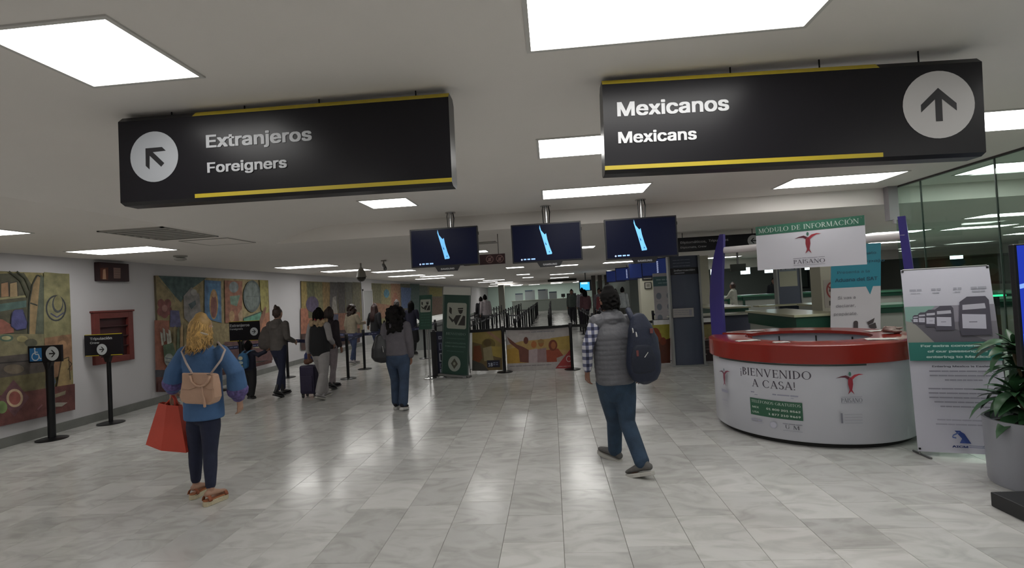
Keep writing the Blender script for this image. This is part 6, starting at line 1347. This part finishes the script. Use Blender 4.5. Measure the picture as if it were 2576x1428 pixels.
# suitcase with a blue pouch
PUR = cloth('suitcase_purple', '231c38', .6)
sx, sy = -4.42, 8.85; t = E('suitcase', 'dark purple trolley suitcase pulled by the woman in pale trousers', 'suitcase', (sx, sy, 0))
G().box(sx-.15, sx+.15, sy-.12, sy+.12, .07, .58, rz=-.15).build('case_body', PUR, t, bevel=.035)
G().box(sx-.12, sx+.12, sy-.14, sy-.115, .12, .4, rz=-.15, piv=(sx, sy, 0)).build('front_pocket', PUR, t, bevel=.01)
for a, b in ((-.11, -.08), (.11, -.08), (-.11, .08), (.11, .08)):
    G().tube([(sx+a-.012, sy+b, .035), (sx+a+.012, sy+b, .035)], .034, 14).box(sx+a-.02, sx+a+.02, sy+b-.02, sy+b+.02, .05, .08).build('wheel', BLACK, t)
g = G(); [g.tube([(sx+a, sy+.1, .55), (sx+a, sy+.1, .98)], .009, 8) for a in (-.07, .07)]; g.tube([(sx-.08, sy+.1, .98), (sx+.08, sy+.1, .98)], .014, 8); g.build('pull_handle', GREY, t, smooth='all')
t = E('pouch', 'small blue pouch resting on the purple suitcase handle', 'bag', (sx, sy, .62))
G().chain([(V((sx, sy, .67)), .1, .06), (V((sx, sy, .76)), .095, .055), (V((sx+.01, sy, .84)), .05, .035)], n=16, p=2.5).build('pouch_body', cloth('pouch_blue', '2d3560'), t, remesh=.012); G().chain([(V((sx-.05, sy-.05, .64)), .05, .04), (V((sx+.04, sy-.05, .66)), .05, .04)], side=(0, 0, 1), n=10).build('brown_flap', cloth('pouch_brown', '6a4a3c'), t, smooth='all')
# companion partly hidden behind her
J = std(-4.36, 9.6, 1.58, math.radians(-20), stride=.13)
person(J, 'dark-clad person mostly hidden behind the woman in the fur-collared coat', SK2, .012, top=dict(m=cloth('dark_plum', '241c22'), prof=JK, sleeve=SL), pants=dict(m=cloth('pink_grey', '7d7478'), prof=SLIM), hair=dict(style='long', m=HBRN, L=.12, n=60))
# curly-haired woman in beige
J = std(-5.4, 13.2, 1.6, math.radians(-30), arms=(None, ((.08, .05, -.2), (.02, .25, -.22))), stride=.12, lean=.03)
person(J, 'woman with curly brown hair and a beige jacket by the belt posts', SK1, .011, top=dict(m=cloth('jacket_beige', '8c8270'), prof=JK, sleeve=[(0, .072), (.5, .07), (1, .065), (1.5, .06), (1.9, .05)]), pants=dict(m=JEAN, prof=SLIM), shoes=dict(m=mat('shoe_pale', '9a9698', .7), sole=SOLEW), hair=dict(style='curly', m=HBRN, r=.13, n=120, drop=.17))
# long reddish hair
J = std(-5.2, 14.5, 1.58, math.radians(-25), arms=(((.14, .05, -.18), (.24, .1, -.36)), None), stride=.08)
person(J, 'woman with long dark red hair and black top, left of the grey jacket woman', SK1, .012, top=dict(m=BLKC, prof=JK, sleeve=SL), pants=dict(m=JEAN, prof=SLIM), hair=dict(style='long', m=strands(mat('hair_auburn', '2e1714', .5, noise_amt=.3, nscale=30)), L=.42, n=110, flare=.25, wave=.012))
# woman in grey jacket and jeans
J = std(-2.37, 7.5, 1.56, math.radians(-6), arms=(((.05, -.02, -.27), (.03, .05, -.5)), ((.05, -.03, -.27), (.04, .02, -.52))), stride=.08, hipw=.1, shw=.185)
tH = person(J, 'woman with voluminous black hair, grey jacket and blue jeans near the centre', SK2, .008, top=dict(m=cloth('jacket_grey', '5a565c', .9, .1), prof=[(.02, .2, .15), (.2, .19, .145), (.5, .18, .13), (.75, .185, .12), (.88, .17, .105), (.98, .1, .08)], sleeve=[(0, .07), (.5, .07), (1, .066), (1.5, .062), (1.92, .056)]),
    pants=dict(m=cloth('jeans_teal', '303f56', ns=9, na=.25), prof=[(0, .115), (.4, .105), (.8, .085), (1, .077), (1.4, .078), (1.92, .08)], hip=[(-.16, .16, .13), (-.02, .19, .15), (.12, .18, .14), (.22, .16, .12)]),
    shoes=dict(m=mat('canvas_black', '17181f', .8), sole=mat('sole_bright', 'b0aeac', .6), t=.032), hair=dict(style='curly', m=HBLK, r=.155, n=230, drop=.3))
t = E('shoulder_bag', 'large black shoulder bag on the woman in the grey jacket', 'bag', (-2.6, 7.4, .9))
c = J['hpL']-J['s']*.13+V((0, 0, .12))-J['f']*.03; BB = mat('bag_black_leather', '1c1c20', .4, bump=.3, bscale=20)
G().chain([(c-V((0, 0, .13)), .17, .1), (c, .16, .09), (c+V((0, 0, .17)), .1, .05)], side=J['s']*.8+J['f']*.6, n=22, p=3).build('bag_body', BB, t, remesh=.011, sm=2)
for a in (-.05, .06): G().tube([c+V((0, 0, .16))+J['s']*a, J['shL']+V((0, 0, .075))+J['s']*a*.3, c+V((0, .0, .16))+J['s']*a+J['f']*.06], .012, 8).build('strap', BB, t, smooth='all')
G().chain([(c-J['f']*.1+J['s']*.05+V((0, 0, .03)), .006, .006), (c-J['f']*.1+J['s']*.06+V((0, 0, -.05)), .009, .006)], n=8).build('buckle', CHROME, t)
# two behind her
J = std(-4.78, 15.3, 1.66, 0, stride=.06)
person(J, 'grey-haired man behind the black-haired woman, only head and shoulders showing', SK1, .014, top=dict(m=BLKC, prof=JK, sleeve=SL), pants=dict(m=BLKC), hair=dict(style='short', m=mat('hair_grey', '4a4644', .6)))
J = std(-4.27, 15.1, 1.6, math.radians(-15), arms=(None, ((.08, .0, -.24), (.04, .18, -.3))), stride=.06)
person(J, 'woman with black tied hair and navy top left of the small green sign', SK2, .014, top=dict(m=cloth('navy_top', '1a1a2e'), prof=JK, sleeve=SL), pants=dict(m=BLKC), hair=dict(style='long', m=HBLK, L=.25, n=70))
t = E('carry_bag', 'dark carry bag beside the woman in navy top', 'bag', (-3.95, 14.7, .5))
c = V((-4.05, 14.5, .62)); G().chain([(c-V((0, 0, .15)), .15, .1), (c+V((0, 0, .14)), .13, .08)], n=16, p=3).build('bag_body', BLKC, t, remesh=.016); G().tube([c+V((-.06, 0, .15)), J['wrR']-V((0, 0, .06)), c+V((.08, 0, .15))], .012).build('handle', BLKC, t)
# distant people
def far(x, y, h, rz, label, topc, pantc, hairc='hair_black', arms=(None, None), seat=False, style='short', group=None):
    J = std(x, y, h, rz, arms, stride=.05)
    return person(J, label, SK2, .02, top=dict(m=cloth('far_top_'+topc, topc), prof=JK, sleeve=SL), pants=dict(m=cloth('far_pants_'+pantc, pantc), prof=SLIM), hair=dict(style=style, m=MATS[hairc], L=.2, n=40), fingers=False, group=group)
far(-2.8, 21.2, 1.68, .6, 'distant person in white shirt beyond the green banner', '9a9296', '18181e')
far(-3.05, 21.7, 1.6, .3, 'distant person in black beside the white-shirted one', '16161c', '18181e')
far(1.0, 25.0, 1.72, 3.0, 'distant person in grey green, left of the standing group', '4a524e', '1c1c22')
far(1.4, 23.2, 1.75, .2, 'distant tall person in pale top in the standing group', '8a8690', '2a2030')
far(1.45, 22.1, 1.66, .4, 'distant person with black hair and pinkish bag top under the cyan screen', '5a3c42', '1e1826', style='long')
far(2.05, 21.0, 1.6, 2.5, 'distant person in dark red, left of the walking man', '6a2f34', '202026')
far(2.2, 23.5, 1.7, 3.1, 'distant person in grey behind the red-clad person', '77737a', '202026')
far(2.95, 21.3, 1.68, -.6, 'distant man in white shirt standing right of the walking man', '9aa0a2', '4a4a46')
far(2.75, 22.0, 1.62, -.3, 'distant person in black beside the man in white shirt', '15151b', '15151b')
far(6.55, 20.0-1.2, 1.62, .9, 'person in pale jacket leaning at the green-topped far counter', 'a3a59a', '3a3c3a', 'hair_brown', arms=(((.05, .12, -.2), (.0, .34, -.28)), ((.05, .12, -.2), (.0, .34, -.28))))
far(8.75, 20.6, 1.72, 2.6, 'clerk in dark suit behind the green-topped far counter', '16171e', '16171e')
far(5.0, 21.9, 1.6, 2.8, 'person in purple-red top at the far left counter', '5a2f3c', '1a1a20')
far(5.6, 22.3, 1.66, 1.2, 'person in black bending over the far left counter', '131318', '1a1a20')
far(9.1, 21.6, 1.5, 2.9, 'second clerk in dark clothes, lower behind the far counter', '17181c', '17181c')
far(10.9, 18.6, 1.45, 3.0, 'dark-haired clerk in white blouse behind the counter below the hanging board', 'a8aaa8', '17181c', 'hair_black', style='long')
